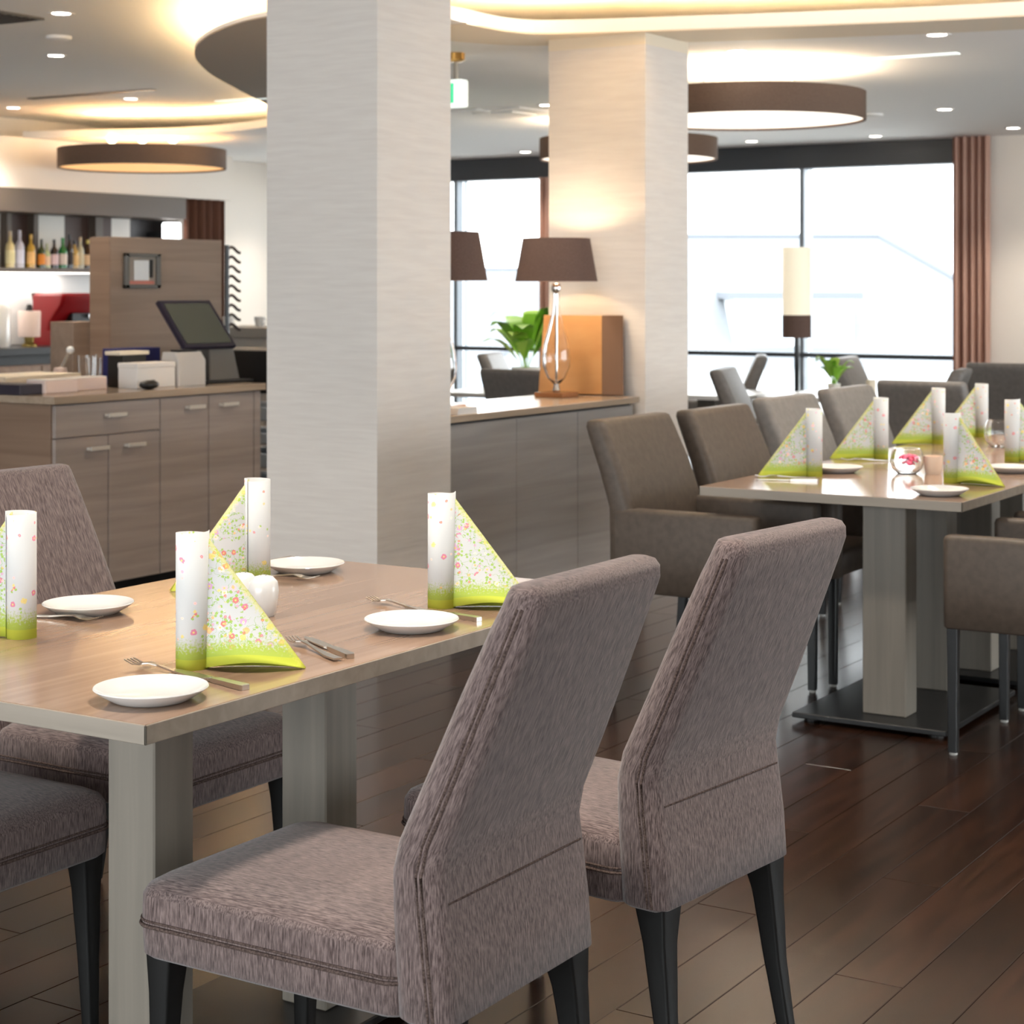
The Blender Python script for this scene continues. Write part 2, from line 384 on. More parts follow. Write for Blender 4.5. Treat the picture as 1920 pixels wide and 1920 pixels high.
# step along the right edge, its cream standing in for warm cove light
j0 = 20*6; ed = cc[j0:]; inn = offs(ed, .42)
struct(MB().prism(ed+inn[::-1], ZL-.006, ZL-.0005).obj('trim_2', CREAM), 'step painted in warm-light cream along the ceiling edge beside the right column')

# walls
struct(MB().box(X0-.25, X0, Y0-.3, Y1+.3, 0, ZU).obj('wall_left', WALLW), 'beige wall behind the bar')
fw = MB()   # wall round the far glazing
fw.box(X0-.25, -11.3, Y1, Y1+.25, 0, ZU); fw.box(-4.62, X1+.25, Y1, Y1+.25, 0, ZU); fw.box(-11.3, -4.62, Y1, Y1+.25, 2.585, ZU)
struct(fw.obj('wall_far', WALLW), 'beige wall round the far window')
nw = MB()
nw.box(X0-.25, -7.0, Y0-.25, Y0, 0, ZU); nw.box(2.8, X1+.25, Y0-.25, Y0, 0, ZU); nw.box(-7.0, 2.8, Y0-.25, Y0, 0, .1); nw.box(-7.0, 2.8, Y0-.25, Y0, 2.55, ZU)
struct(nw.obj('wall_near', WALLW))
rw = MB()
rw.box(X1, X1+.25, Y0-.3, 5.0, 0, ZU); rw.box(X1, X1+.25, 12.6, Y1+.3, 0, ZU); rw.box(X1, X1+.25, 5.0, 12.6, 0, .1); rw.box(X1, X1+.25, 5.0, 12.6, 2.55, ZU)
struct(rw.obj('wall_right', WALLW))
def window(name, label, p0, p1, along, fixed, posts, z0, zrail, z1, out):
    """glazing: header, rail, sill, posts and panes between; along = 'x' or 'y'"""
    r = struct(thing(name, label, 'window'), label); del r['category']
    def bx(a0, a1, d0, d1, zz0, zz1, nm, m):
        b = MB()
        lo_, hi_ = sorted((fixed+out*d0, fixed+out*d1))
        if along == 'x': b.box(a0, a1, lo_, hi_, zz0, zz1)
        else: b.box(lo_, hi_, a0, a1, zz0, zz1)
        return b.obj(nm, m, r)
    bx(p0, p1, -.02, .16, z1, 2.588, 'window_header', WINFRAME)
    bx(p0, p1, .0, .1, z0-.1, z0, 'window_sill', WINFRAME)
    if zrail: bx(p0, p1, -.03, .03, zrail-.018, zrail+.018, 'window_rail', WINFRAME)
    for a in posts: bx(a-.02, a+.02, -.02, .16, z0, z1, 'mullion', MULLION)
    e = [p0]+[a for a in posts if p0+.05 < a < p1-.05]+[p1]
    for a, b_ in zip(e, e[1:]): bx(a+.022, b_-.022, .075, .083, z0, z1, 'pane', PANE)
    return r
window('window_1', 'large far window with dark header, grey mullions and low rail', -11.3, -4.62, 'x', Y1, [-11.28, -9.63, -7.9, -6.185, -4.64], .1, .845, 2.39, 1)
window('window_added_2', 'added unseen window behind the viewer', -7.0, 2.8, 'x', Y0, [-6.98, -4.6, -2.2, .3, 2.78], .1, None, 2.4, -1)  # unseen window, added for daylight from behind the camera
window('window_added_3', 'added unseen window of the side wall', 5.0, 12.6, 'y', X1, [5.02, 7.4, 9.9, 12.58], .1, None, 2.4, 1)  # unseen window, added as a side light source

# columns
def column(name, y0, y1, label):
    r = struct(thing(name, label, 'column'), label); del r['category']
    x0, x1 = -4.59, -4.07
    MB().box(x0, x1, y0, y1, 0, 2.53 if y0 > 7 else ZU-.001).obj('shaft', COLUMN, r)
    if y0 > 7: MB().box(x0-.001, x1+.001, y0-.001, y1+.001, 2.53, ZL+.04).obj('top_band', CREAM, r)  # plain column top, its cream stands in for light from the cove
column('trim_3', 5.6, 6.086, 'nearer square column in ribbed beige wallpaper')
column('trim_4', 7.707, 8.147, 'farther square column with a top band painted cream as if lit')

# curtains
def curtain(xa, xb, y, z0, z1, label, along='x', folds=5, dep=.05):
    m = MB(); n = folds*10; s = []
    for k in range(n+1):
        t = k/n; a = xa+(xb-xa)*t; d = dep*math.sin(t*folds*2*math.pi)+.012*math.sin(t*folds*5+1)
        p = (a, y+d) if along == 'x' else (y+d, a)
        s.append(p)
    nrm = (0, .006) if along == 'x' else (.006, 0)
    ring = s+[(q[0]+nrm[0], q[1]+nrm[1]) for q in s[::-1]]
    m.loft([[(q[0], q[1], z0+(z1-z0)*f) for q in ring] for f in (0, .5, 1)])
    return tag(m.obj('curtain', CURTAIN, smooth=True, angle=60), label, 'curtain')
curtain(-4.86, -4.56, 14.36, .02, 2.585, 'brown pleated curtain at the right end of the far window')
curtain(-8.66, -8.36, 14.36, .02, 2.385, 'brown curtain seen as a sliver left of the farther column')

# ------------------------------------------------------------------ lights of the room
def downlight(x, y, z, label, on=True, ring=.055, power=DL_POWER, cone=95):
    r = thing('downlight', label, 'ceiling light', (x, y, z), 0, 'recessed downlights')
    MB().lathe([(ring-.012, -.001), (ring, -.004), (ring+.012, -.003), (ring+.013, 0)], 24).obj('trim_ring', PLASTER, r, smooth=True)
    b = bmesh.new(); bmesh.ops.create_circle(b, cap_ends=True, segments=24, radius=ring-.01); m = MB(); m.add(b, Matrix.Translation((0, 0, -.002)))
    m.obj('lamp_disc', DLGLOW if on else EXITW, r)
    if on:
        l = bpy.data.lights.new('spot', 'SPOT'); l.energy = power; l.spot_size = R(cone); l.spot_blend = .8; l.shadow_soft_size = .14; l.color = (1, .9, .77)
        lo_ = bpy.data.objects.new('downlight_beam', l); lo_.location = (0, 0, -.012); lo_.parent = r; COL.objects.link(lo_)
for x, y, lb in [(-6.907, 6.811, 'downlight in the top left corner of the ceiling'), (-8.185, 8.029, 'downlight left of the taupe ceiling wave'),
                 (-10.835, 10.184, 'downlight furthest left near the glowing cove edge'), (-9.59, 10.148, 'downlight above the left pendant drum')]:
    downlight(x, y, ZU, lb)
for x, y, lb in [(-4.025, 8.607, 'downlight just right of the farther column top'), (-2.965, 8.542, 'downlight at the upper right before the slot diffuser'),
                 (-4.162, 12.138, 'downlight right of the large pendant drum'), (-4.213, 13.824, 'downlight above the wall right of the curtain'),
                 (-5.358, 14.0, 'downlight over the window header left of the curtain'), (-6.394, 13.95, 'downlight over the window header right of the small drum'),
                 (-6.262, 10.487, 'downlight at the left edge of the farther column'), (-8.577, 14.0, 'downlight above the left window pane by the half hidden drum'),
                 (-10.9, 13.7, 'downlight over the beige wall beside the nearer column')]:
    downlight(x, y, ZL, lb, power=14 if 'farther column top' in lb else DL_POWER, cone=50 if 'farther column top' in lb else 95)
for x, y, lb in [(-1.74, 2.6, 'over the nearest chair'), (-1.6, 4.4, 'over the gap between the tables'), (-3.1, 2.6, 'over the left side of the nearest table'), (-3.1, 4.4, 'before the nearer column'), (-2.3, 6.0, 'over the right hand table'),
              (-2.3, 7.4, 'over the far end of the right hand row'), (-.4, 3.4, 'over the open floor'), (.6, 5.2, 'near the side window'), (-5.3, 4.4, 'in front of the bar'), (-.6, 6.6, 'right of the right hand row'), (-4.5, 7.02, 'before the farther column')]:
    downlight(x, y, ZU, 'added downlight outside the picture '+lb, power=105 if 'nearest chair' in lb else 66)  # unseen downlights, added to light the room
def drum(x, y, label, diff, rad=.625, zb=2.30, power=16):
    zt = zb+.15
    r = thing('pendant_drum', label, 'pendant lamp', (x, y, 0), 0, 'large round drum pendants')
    MB().lathe([(rad, zb), (rad, zt), (rad-.012, zt), (rad-.012, zb), (rad, zb)], 72).obj('shade', DRUM, r, smooth=True, angle=50)
    b = bmesh.new(); bmesh.ops.create_circle(b, cap_ends=True, segments=72, radius=rad-.013); MB().add(b, Matrix.Translation((0, 0, zb+.012))).obj('diffuser', diff, r)
    for k in range(3):
        a = R(31.9)+math.pi*(k-1)*.0; px = (k-1)*.24*math.cos(R(31.9)); py = (k-1)*.24*math.sin(R(31.9))
        MB().lathe([(.008, zb+.02), (.008, ZL-.03)], 8, (px, py, 0), True).obj('stem', CHROME, r)
        s = MB().lathe([(.001, -.05), (.02, -.046), (.034, -.03), (.038, -.01), (.034, .0)], 16, (px, py, ZL), True).obj('ceiling_lamp', BULB, r, smooth=True)
    l = bpy.data.lights.new('uplight', 'POINT'); l.energy = power; l.color = (1, .82, .6); l.shadow_soft_size = .12
    o = bpy.data.objects.new('pendant_uplight', l); o.location = (0, 0, zt-.05); o.parent = r; COL.objects.link(o)
drum(-10.29, 11.02, 'brown drum pendant over the bar with an amber underside', DIFF_AMBER, .655, 2.34, 6)
drum(-4.277, 9.294, 'largest brown drum pendant right of the farther column', DIFF_WHITE)
drum(-6.281, 11.638, 'brown drum pendant half hidden behind the farther column', DIFF_WHITE)
def slot(x0, x1, y, z, label, m=PLASTER):
    tag(MB().box(x0, x1, y-.03, y+.03, z-.006, z+.0).obj('slot_diffuser', m), label, 'air vent', 'slot diffusers')
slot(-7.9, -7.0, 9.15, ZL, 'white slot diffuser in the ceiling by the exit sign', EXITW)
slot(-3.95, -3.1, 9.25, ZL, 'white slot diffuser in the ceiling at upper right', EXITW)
slot(-10.2, -9.0, 9.75, ZU, 'thin grey slot in the upper ceiling above the left drum', GREYPL)
v = thing('air_vent', 'dark square air vent in the top left ceiling', 'air vent', (-7.25, 6.72, ZU), R(0))
MB().box(-.16, .16, -.16, .16, -.012, 0, .003).obj('frame', GREYPL, v); 
for k in range(5): MB().box(-.14, .14, -.12+k*.055, -.10+k*.055, -.018, -.012).obj('slat', BLACKP, v)
for x, y, z, lb in [(-7.548, 7.424, ZU, 'round white smoke detector between two downlights'), (-6.779, 10.508, ZL, 'flat white ceiling disc below the exit sign slot'), (-4.678, 12.177, ZL, 'faint white ceiling disc right of the large drum')]:
    tag(MB().lathe([(.07, 0), (.068, -.016), (.045, -.026), (.001, -.028)], 24, (0, 0, 0), True).obj('smoke_detector', PLASTER, None, (x, y, z), smooth=True), lb, 'smoke detector')
sq = thing('ceiling_cassette', 'white square ceiling outlet left of the farther column', 'air vent', (-6.75, 10.75, ZL))
MB().box(-.3, .3, -.3, .3, -.012, 0, .004).obj('frame', PLASTER, sq); MB().box(-.16, .16, -.16, .16, -.022, -.012, .004).obj('grille', PLASTER, sq)
# exit sign
ex = thing('exit_sign', 'hanging white exit sign with green pictogram beside the nearer column', 'sign', (-5.27, 7.93, 0))
MB().lathe([(.045, 0), (.045, -.035), (.03, -.045)], 20, (0, 0, ZL), True).obj('ceiling_mount', mat('brass', (206, 160, 92), .3, 1), ex, smooth=True)
MB().lathe([(.012, 2.455), (.012, ZL-.03)], 10, (0, 0, 0), True).obj('stem', STEEL, ex)
MB().box(-.21, .055, -.035, .035, 2.315, 2.455, .008).obj('housing', EXITW, ex)
MB().box(-.2, .008, -.0365, -.035, 2.335, 2.435).obj('sign_face', EXITG, ex)
pg = MB(); pg.lathe([(.001, -.001), (.008, 0), (.001, .001)], 10, (-.1, -.037, 2.418), True)
pg.box(-.11, -.095, -.0385, -.0365, 2.38, 2.408); pg.box(-.118, -.106, -.0385, -.0365, 2.345, 2.382); pg.box(-.1, -.088, -.0385, -.0365, 2.35, 2.382); pg.box(-.095, -.075, -.0385, -.0365, 2.392, 2.4)
pg.box(-.185, -.15, -.0385, -.0365, 2.38, 2.388); pg.box(-.04, -.02, -.0385, -.0365, 2.342, 2.428)
pg.obj('running_figure', EXITW, ex)

# ------------------------------------------------------------------ tables
def table(x0, x1, y0, y1, legs, base, label, lw, ld):
    t = thing('dining_table', label, 'table', ((x0+x1)/2, (y0+y1)/2, 0), 0, 'dining tables'); cx, cy = (x0+x1)/2, (y0+y1)/2
    a, b = (x1-x0)/2, (y1-y0)/2
    top = MB().box(-a+.002, a-.002, -b+.002, b-.002, .722, .75, .0015).obj('tabletop', TABLE_TOP, t)
    MB().box(-a, a, -b, -b+.0035, .7195, .7492, .001).obj('edge_band', TABLE_EDGE, t); MB().box(-a, a, b-.0035, b, .7195, .7492, .001).obj('edge_band', TABLE_EDGE, t)
    MB().box(-a, -a+.0035, -b, b, .7195, .7492, .001).obj('edge_band', TABLE_EDGE, t); MB().box(a-.0035, a, -b, b, .7195, .7492, .001).obj('edge_band', TABLE_EDGE, t)
    for lx, ly in legs: MB().box(lx-cx-lw/2, lx-cx+lw/2, ly-cy, ly-cy+ld, .03, .722, .003).obj('leg', TABLE_LEG, t)
    bx0, bx1, by0, by1 = base
    MB().box(bx0-cx, bx1-cx, by0-cy, by1-cy, .012, .03, .003).obj('base_plate', BLACKM, t)
    for px in (bx0+.05, bx1-.05):
        for py in (by0+.05, by1-.05): MB().lathe([(.025, 0), (.025, .012)], 14, (px-cx, py-cy, 0), True).obj('foot', BLACKP, t)
    return t
T1 = table(-2.87, -1.937, 2.081, 3.588, [(-2.24, 2.37), (-2.23, 2.83)], (-2.47, -2.085, 2.27, 3.05), 'nearest dining table with four folded napkins and white plates', .107, .1)
table(-2.735, -1.85, 5.556, 6.40, [(-2.168, 5.74), (-2.185, 6.19)], (-2.44, -1.925, 5.63, 6.34), 'right hand table nearest the viewer, its black base plate in view', .146, .1)
table(-2.735, -1.85, 6.405, 7.25, [(-2.165, 6.59), (-2.185, 7.04)], (-2.44, -1.925, 6.48, 7.19), 'second table of the right hand row, behind the pink flower bowl', .156, .1)
table(-2.735, -1.85, 7.255, 8.10, [(-2.165, 7.44), (-2.185, 7.89)], (-2.44, -1.925, 7.33, 8.04), 'last table of the right hand row, towards the window', .156, .1)

# ------------------------------------------------------------------ upholstered side chairs
def side_chair(label):
    c = thing('dining_chair', label, 'chair', (0, 0, 0), 0, 'fabric side chairs at the nearest table')
    # backrest: (z, rear x, front x, half width, corner radius)
    zs = [(.338, -.258, -.178, .208, .02), (.345, -.268, -.170, .217, .028), (.42, -.262, -.166, .220, .03), (.50, -.252, -.160, .219, .03), (.555, -.246, -.158, .217, .03), (.60, -.256, -.168, .215, .03),
          (.70, -.300, -.214, .210, .03), (.82, -.350, -.268, .204, .03), (.92, -.392, -.315, .198, .03), (.95, -.404, -.331, .196, .03), (.968, -.404, -.339, .193, .028), (.978, -.396, -.346, .187, .02), (.982, -.384, -.355, .177, .012)]
    b = MB().loft([rrect(xr, xf, -hw, hw, r, z) for z, xr, xf, hw, r in zs]).obj('backrest', FABRIC, c, smooth=True, angle=60)
    for s in (-1, 1):
        MB().tube([(xr+.026, s*(hw-.0005), z) for z, xr, xf, hw, r in zs[1:-3]], .0028, 6).obj('piping', PIPING, b, smooth=True)
        MB().tube([(xr+.034, s*(hw+.0002), z) for z, xr, xf, hw, r in zs[1:-3]], .0022, 6).obj('piping', PIPING, b, smooth=True)
    MB().tube([(-.2505, -.19, .515), (-.2515, 0, .515), (-.2505, .19, .515)], .0016, 6).obj('seam', PIPING, b)
    sz = [(.338, .012, .03), (.346, .002, .035), (.40, 0, .035), (.438, .001, .035), (.452, .008, .035), (.462, .024, .04), (.468, .05, .05), (.473, .09, .06), (.475, .14, .06)]
    s = MB().loft([rrect(-.185+i*.8, .335-i, -.217+i, .217-i, r, z) for z, i, r in sz]).obj('seat', FABRIC, c, smooth=True, angle=60)
    MB().tube(rrect(-.185, .3365, -.2185, .2185, .036, .392, 6), .0032, 6, True).obj('piping', PIPING, s, smooth=True)
    MB().tube(rrect(-.185, .3358, -.2178, .2178, .036, .400, 6), .002, 6, True).obj('piping', PIPING, s, smooth=True)
    for sx in (1, -1):
        for sy in (-1, 1):
            if sx > 0: pts = [(.296, .178, .345, .026), (.298, .180, .28, .021), (.302, .182, .15, .016), (.306, .184, .008, .0125)]
            else: pts = [(-.228, .176, .345, .031), (-.236, .182, .28, .023), (-.250, .186, .15, .017), (-.274, .190, .008, .0135)]
            lg = MB().loft([rrect(px-w_, px+w_, sy*py-w_, sy*py+w_, .006, z, 3) for px, py, z, w_ in pts]).obj('leg', BLACKW, c, smooth=True)
            px, py, z, w_ = pts[-1]
            MB().lathe([(.011, 0), (.011, .009)], 10, (px, sy*py, 0), True).obj('foot_glide', GLIDE, lg)
    return c
SCH = side_chair('')
for k, (x, y, rz, lb) in enumerate([
    (-1.752, 2.43, 180, 'mauve-brown fabric chair nearest the viewer, pushed up to the front right of the table'),
    (-1.70, 3.07, 174, 'mauve-brown fabric chair second along the right side of the nearest table'),
    (-2.83, 2.38, 0, 'fabric chair at the front left of the nearest table, only its seat corner in view'),
    (-2.90, 3.05, 0, 'fabric chair whose backrest rises behind the leftmost napkin')]):
    place(SCH, k, (x, y, 0), R(rz), lb)

# ------------------------------------------------------------------ leather armchairs
def arm_chair(m, name):
    c = thing(name, '', 'chair', (0, 0, 0), 0)
    zs = [(.385, -.27, -.18, .272, .025), (.40, -.275, -.178, .278, .03), (.55, -.275, -.18, .278, .03), (.66, -.278, -.185, .277, .03), (.78, -.318, -.228, .272, .03), (.90, -.366, -.282, .266, .03), (.928, -.376, -.296, .264, .03), (.944, -.374, -.304, .258, .025), (.95, -.36, -.316, .246, .015)]
    MB().loft([rrect(a, b, -h, h, r, z) for z, a, b, h, r in zs]).obj('backrest', m, c, smooth=True, angle=60)
    for s in (-1, 1):
        y0, y1 = (.213, .28) if s > 0 else (-.28, -.213)
        sec = [(.382, .006, .02), (.388, .001, .022), (.5, 0, .022), (.645, 0, .022), (.656, .004, .022), (.66, .012, .02)]
        MB().loft([rrect(-.262+i, .272-i, y0+i, y1-i, r, z) for z, i, r in sec]).obj('armrest', m, c, smooth=True, angle=60)
    sec = [(.385, .004, .02), (.39, 0, .02), (.455, 0, .02), (.468, .008, .025), (.475, .03, .03), (.478, .08, .03)]
    MB().loft([rrect(-.185+i, .262-i, -.211+i, .211-i, r, z) for z, i, r in sec]).obj('seat', m, c, smooth=True, angle=60)
    for sx in (1, -1):
        for sy in (-1, 1):
            x = .245 if sx > 0 else -.245; xe = x if sx > 0 else -.275
            lg = MB().loft([rrect(px-w_, px+w_, sy*.25-w_, sy*.25+w_, .003, z, 2) for px, z, w_ in ((x, .39, .016), (xe, .01, .0135))]).obj('leg', BLACKM, c)
            MB().lathe([(.010, 0), (.013, .004), (.010, .011)], 12, (xe, sy*.25, 0), True).obj('foot_glide', GLIDE, lg, smooth=True)
    return c
ACH = arm_chair(LEATHER, 'arm_chair'); GCH = arm_chair(GREYLEATHER, 'arm_chair')
arms = [(-2.795, 5.815, 0, 'taupe leather armchair nearest the sideboard, front left of the right hand table', 'leather armchairs at the right hand tables'),
        (-2.77, 6.44, 0, 'taupe leather armchair second along the left of the right hand row', 'leather armchairs at the right hand tables'),
        (-1.605, 5.725, 180, 'taupe leather armchair at the right picture edge, its arm panel towards us', 'leather armchairs at the right hand tables'),
        (-1.605, 6.42, 180, 'leather armchair behind the one at the right picture edge', 'leather armchairs at the right hand tables')]
for k, (x, y, rz, lb, g) in enumerate(arms): place(ACH, k, (x, y, 0), R(rz), lb, None, g)
greys = [(-2.83, 7.24, 0, 'grey leather chair third along the left of the right hand row', 'grey leather chairs farther back'),
         (-2.89, 8.06, 0, 'grey leather chair fourth along the row, beside the second standing napkin', 'grey leather chairs farther back'),
         (-3.12, 9.10, 90, 'wide grey leather chair back facing us behind the right hand tables', 'grey leather chairs farther back'),
         (-3.40, 11.43, 90, 'grey leather chair cut by the right picture edge before the curtain', 'grey leather chairs farther back'),
         (-4.22, 9.63, 16, 'dark chair seen from behind right of the farther column', 'grey leather chairs farther back'),
         (-5.53, 11.41, 205, 'pale lit chair leaning away in front of the window, by the floor lamp', 'grey leather chairs farther back'),
         (-4.30, 11.6, 8, 'dark chair before the window right of the green plant', 'grey leather chairs farther back'),
         (-3.71, 10.07, 192, 'chair with a light edge just behind the wide grey back', 'grey leather chairs farther back'),
         (-5.38, 9.12, 82, 'dark chair back behind the glass table lamp on the sideboard', 'grey leather chairs farther back'),
         (-6.7, 11.1, 20, 'small dark chair far behind the sideboard near the window', 'grey leather chairs farther back'),
         (-6.2, 8.7, 90, 'brownish chair behind the half hidden table lamp', 'grey leather chairs farther back')]
for k, (x, y, rz, lb, g) in enumerate(greys):
    o = place(GCH, k, (x, y, 0), R(rz), lb, None, g); o.scale = (1, .84, 1) if 'wide' in lb else (1, 1, 1)

# ------------------------------------------------------------------ napkins
def uv_grid(rows, uvs, name, m, parent, closed=False):
    bm = bmesh.new(); ul = bm.loops.layers.uv.new('UVMap'); vs = [[bm.verts.new(p) for p in r] for r in rows]; n = len(rows[0])
    for a in range(len(rows)-1):
        for i in range(n-1):
            f = bm.faces.new((vs[a][i], vs[a][i+1], vs[a+1][i+1], vs[a+1][i])); f.smooth = True
            for l, (q, k) in zip(f.loops, ((a, i), (a, i+1), (a+1, i+1), (a+1, i))): l[ul].uv = uvs[q][k]
    me = bpy.data.meshes.new(name); bm.to_mesh(me); bm.free(); me.materials.append(m)
    o = bpy.data.objects.new(name, me); COL.objects.link(o); o.parent = parent
    sd = o.modifiers.new('thickness', 'SOLIDIFY'); sd.thickness = .0012; sd.offset = -1
    return o
def napkin():
    """standing napkin: a tight roll with a triangular sail running out along +x"""
    t = thing('folded_napkin', '', 'napkin', (0, 0, 0), 0, 'standing flower print napkins')
    H = .235; turns = 1.9; n = 56; rows = []; uvs = []
    for k in range(n+1):
        a = -2*math.pi*turns*k/n+R(20); r = .0295-.006*k/n; u = .026*2*math.pi*turns*k/n; top = H-.012*(k/n)
        rows.append([(r*math.cos(a), r*math.sin(a), z) for z in (0, top*.5, top)]); uvs.append([(u, z) for z in (0, top*.5, top)])
    uv_grid(rows, uvs, 'napkin_roll', NAP_ROLL, t)
    L = .195; nx, nz = 16, 8
    for side in (-1, 1):
        rows, uvs = [], []
        for i in range(nx+1):
            f = i/nx; x = .02+(L-.02)*f; zt = (H-.004)*(1-f)+.001; sp = (.004+.040*math.sin(math.pi*min(1, f*1.0))**.8*(1-.25*f)) if side < 0 else (.003+.014*math.sin(math.pi*f))
            row, ur = [], []
            for j in range(nz+1):
                g = j/nz; z = zt*g; lift = .016*math.sin(math.pi*f)*(1-g)**3 if side < 0 else 0
                y = side*(.002+sp*(1-g)**1.35)
                row.append((x, y, z+lift+.0008)); ur.append((x+.3*side, z))
            rows.append(row); uvs.append(ur)
        uv_grid(rows, uvs, 'napkin_sail', NAP_SAIL, t)
    return t
NAP = napkin()
naps = [(-2.163, 2.439, 30, 'standing flower napkin nearest the viewer, beside the front plate'),
        (-2.144, 3.172, 27, 'standing flower napkin at the far right of the nearest table, by the second chair back'),
        (-2.621, 2.483, 195, 'standing flower napkin cut by the left picture edge'),
        (-2.64, 3.19, 237, 'standing flower napkin at the far left of the nearest table, behind the salt cellar'),
        (-2.539, 6.054, 212, 'standing napkin nearest on the left of the right hand row, by the grey chair backs'),
        (-2.585, 6.813, 212, 'standing napkin second on the left of the right hand row'),
        (-2.629, 7.593, 212, 'standing napkin third on the left of the right hand row, before the wide grey back'),
        (-2.586, 8.03, 212, 'standing napkin farthest back on the right hand row'),
        (-2.065, 6.098, -12, 'standing napkin with a blank white roll, right of the pink flower bowl'),
        (-2.128, 6.968, 20, 'standing napkin cut by the right picture edge')]
for k, (x, y, a, lb) in enumerate(naps): place(NAP, k, (x, y, .7502), R(a), lb)

# ------------------------------------------------------------------ plates and cutlery
pl = MB().lathe([(.001, .006), (.052, .006), (.06, .009), (.085, .0195), (.0895, .022), (.0905, .0205), (.086, .0165), (.064, .003), (.058, 0), (.052, 0), (.05, .003), (.001, .003)], 56).obj('plate', PORC, smooth=True, angle=50)
tag(pl, '', 'plate', 'white side plates')
for k, (x, y, lb) in enumerate([(-2.05, 2.215, 'white plate at the front corner of the nearest table'), (-2.052, 2.935, 'white plate in the middle of the right side, before the second napkin'),
        (-2.705, 2.741, 'white plate at the left beside the leftmost napkin'), (-2.675, 3.40, 'white plate at the far left corner of the nearest table'), (-2.0, 3.50, 'white plate half hidden behind the second chair back'),
        (-1.976, 5.717, 'white plate on the front corner of the right hand table'), (-2.527, 6.232, 'white plate between the first two napkins of the right hand row'), (-2.007, 6.555, 'white plate at the right picture edge on the right hand row')]):
    place(pl, k, (x, y, .7502), 0, lb)
def fork_mesh():
    m = MB()
    def slab(st): m.loft([[(x, -w_, z), (x, w_, z), (x, w_, z+t_), (x, -w_, z+t_)] for x, w_, z, t_ in st])
    slab([(-.11, .0085, .003, .003), (-.07, .0085, .002, .003), (-.02, .004, .004, .003), (.02, .003, .008, .003), (.038, .006, .010, .002), (.048, .0115, .009, .002), (.058, .012, .006, .002)])
    for q in range(4):
        y = -.0102+q*.0068; m.loft([[(x, y-w_, z), (x, y+w_, z), (x, y+w_, z+.0017), (x, y-w_, z+.0017)] for x, w_, z in ((.056, .0018, .0065), (.075, .0015, .005), (.096, .001, .010))])
    return m
fk = tag(fork_mesh().obj('fork', STEEL), '', 'fork', 'forks')
km = MB()
km.loft([[(x, -w_, z), (x, w_, z), (x, w_, z+t_), (x, -w_, z+t_)] for x, w_, z, t_ in ((-.11, .007, .0, .008), (-.105, .009, 0, .0085), (-.03, .0075, .0, .0075), (-.015, .006, .001, .005), (-.01, .0095, .0025, .0025), (.06, .0095, .0025, .0018), (.09, .007, .0025, .0015), (.105, .001, .0025, .0012))])
kn = tag(km.obj('knife', STEEL), '', 'knife', 'knives')
forks = [(-2.175, 2.385, 172, 'fork whose tines show behind the front plate'), (-2.08, 2.665, 152, 'fork lying right of the nearest napkin, upper of the pair'),
         (-2.21, 3.12, 166, 'fork tip behind the middle plate on the right side'), (-2.70, 2.655, 10, 'fork under the edge of the left plate'),
         (-2.66, 3.29, 10, 'fork under the edge of the far left plate'), (-2.60, 5.93, 205, 'fork before the first napkin of the right hand row'), (-2.59, 6.68, 205, 'fork before the second napkin of the right hand row')]
for k, (x, y, a, lb) in enumerate(forks): place(fk, k, (x, y, .7503), R(a), lb)
knives = [(-2.075, 2.375, 166, 'knife handle sticking out right of the front plate'), (-2.075, 2.70, 150, 'knife lying right of the nearest napkin, next to the fork'),
          (-2.095, 3.095, 168, 'knife handle sticking out right of the middle plate'), (-2.56, 5.86, 200, 'knife before the first napkin of the right hand row')]
for k, (x, y, a, lb) in enumerate(knives): place(kn, k, (x, y, .7503), R(a), lb)
shk = thing('salt_cellar', 'white porcelain salt cellar beside the far left napkin', 'shaker', (-2.385, 2.90, .7502))
MB().lathe([(.001, 0), (.02, 0), (.023, .004), (.0285, .03), (.030, .05), (.0275, .068), (.018, .078), (.006, .081), (.001, .0812)], 32, (0, 0, 0)).obj('body', PORC, shk, smooth=True)
for k in range(3): MB().lathe([(.0016, .0), (.0016, .0006)], 8, (.006*math.cos(k*2.1), .006*math.sin(k*2.1), .0809), True).obj('pour_hole', BLACKP, shk)
shk2 = copy_tree(shk); shk2.location = (-2.442, 2.905, .7502); shk2.name = 'pepper_cellar'; shk2['label'] = 'second white porcelain cellar half hidden behind the nearest napkin'

# glass bowls with flower, candle cup
def bowl(x, y, label):
    t = thing('glass_bowl', label, 'bowl', (x, y, .7502))
    MB().lathe([(.001, .004), (.03, .003), (.05, .02), (.057, .045), (.05, .078), (.042, .088), (.0445, .088), (.052, .079), (.0595, .045), (.052, .018), (.032, .0), (.001, 0)], 36).obj('vessel', GLASS, t, smooth=True)
    return t
b1 = bowl(-2.30, 6.312, 'round glass bowl holding a pink flower on the right hand row')
fl = MB()
for k in range(14):
    a = k*2.4; rr = .006+.0016*k; tz = .046+.012*math.cos(k); c = Matrix.Translation((rr*math.cos(a), rr*math.sin(a), tz)) @ Matrix.Rotation(a, 4, 'Z') @ Matrix.Rotation(.5, 4, 'Y') @ Matrix.Diagonal((1.0, .8, .35, 1))
    b = bmesh.new(); bmesh.ops.create_icosphere(b, subdivisions=2, radius=.0145); fl.add(b, c)
fo = tag(fl.obj('flower_head', PINK, None, (-2.292, 6.312, .7535), smooth=True), 'pink blossom inside the round glass bowl', 'flower')
b2 = bowl(-2.363, 7.573, 'round glass bowl near the right picture edge, behind the white roll'); b2.scale = (1.1, 1.1, 1.25)
cu = thing('candle_cup', 'small cream candle cup right of the pink flower bowl', 'candle', (-2.222, 6.361, .7502))
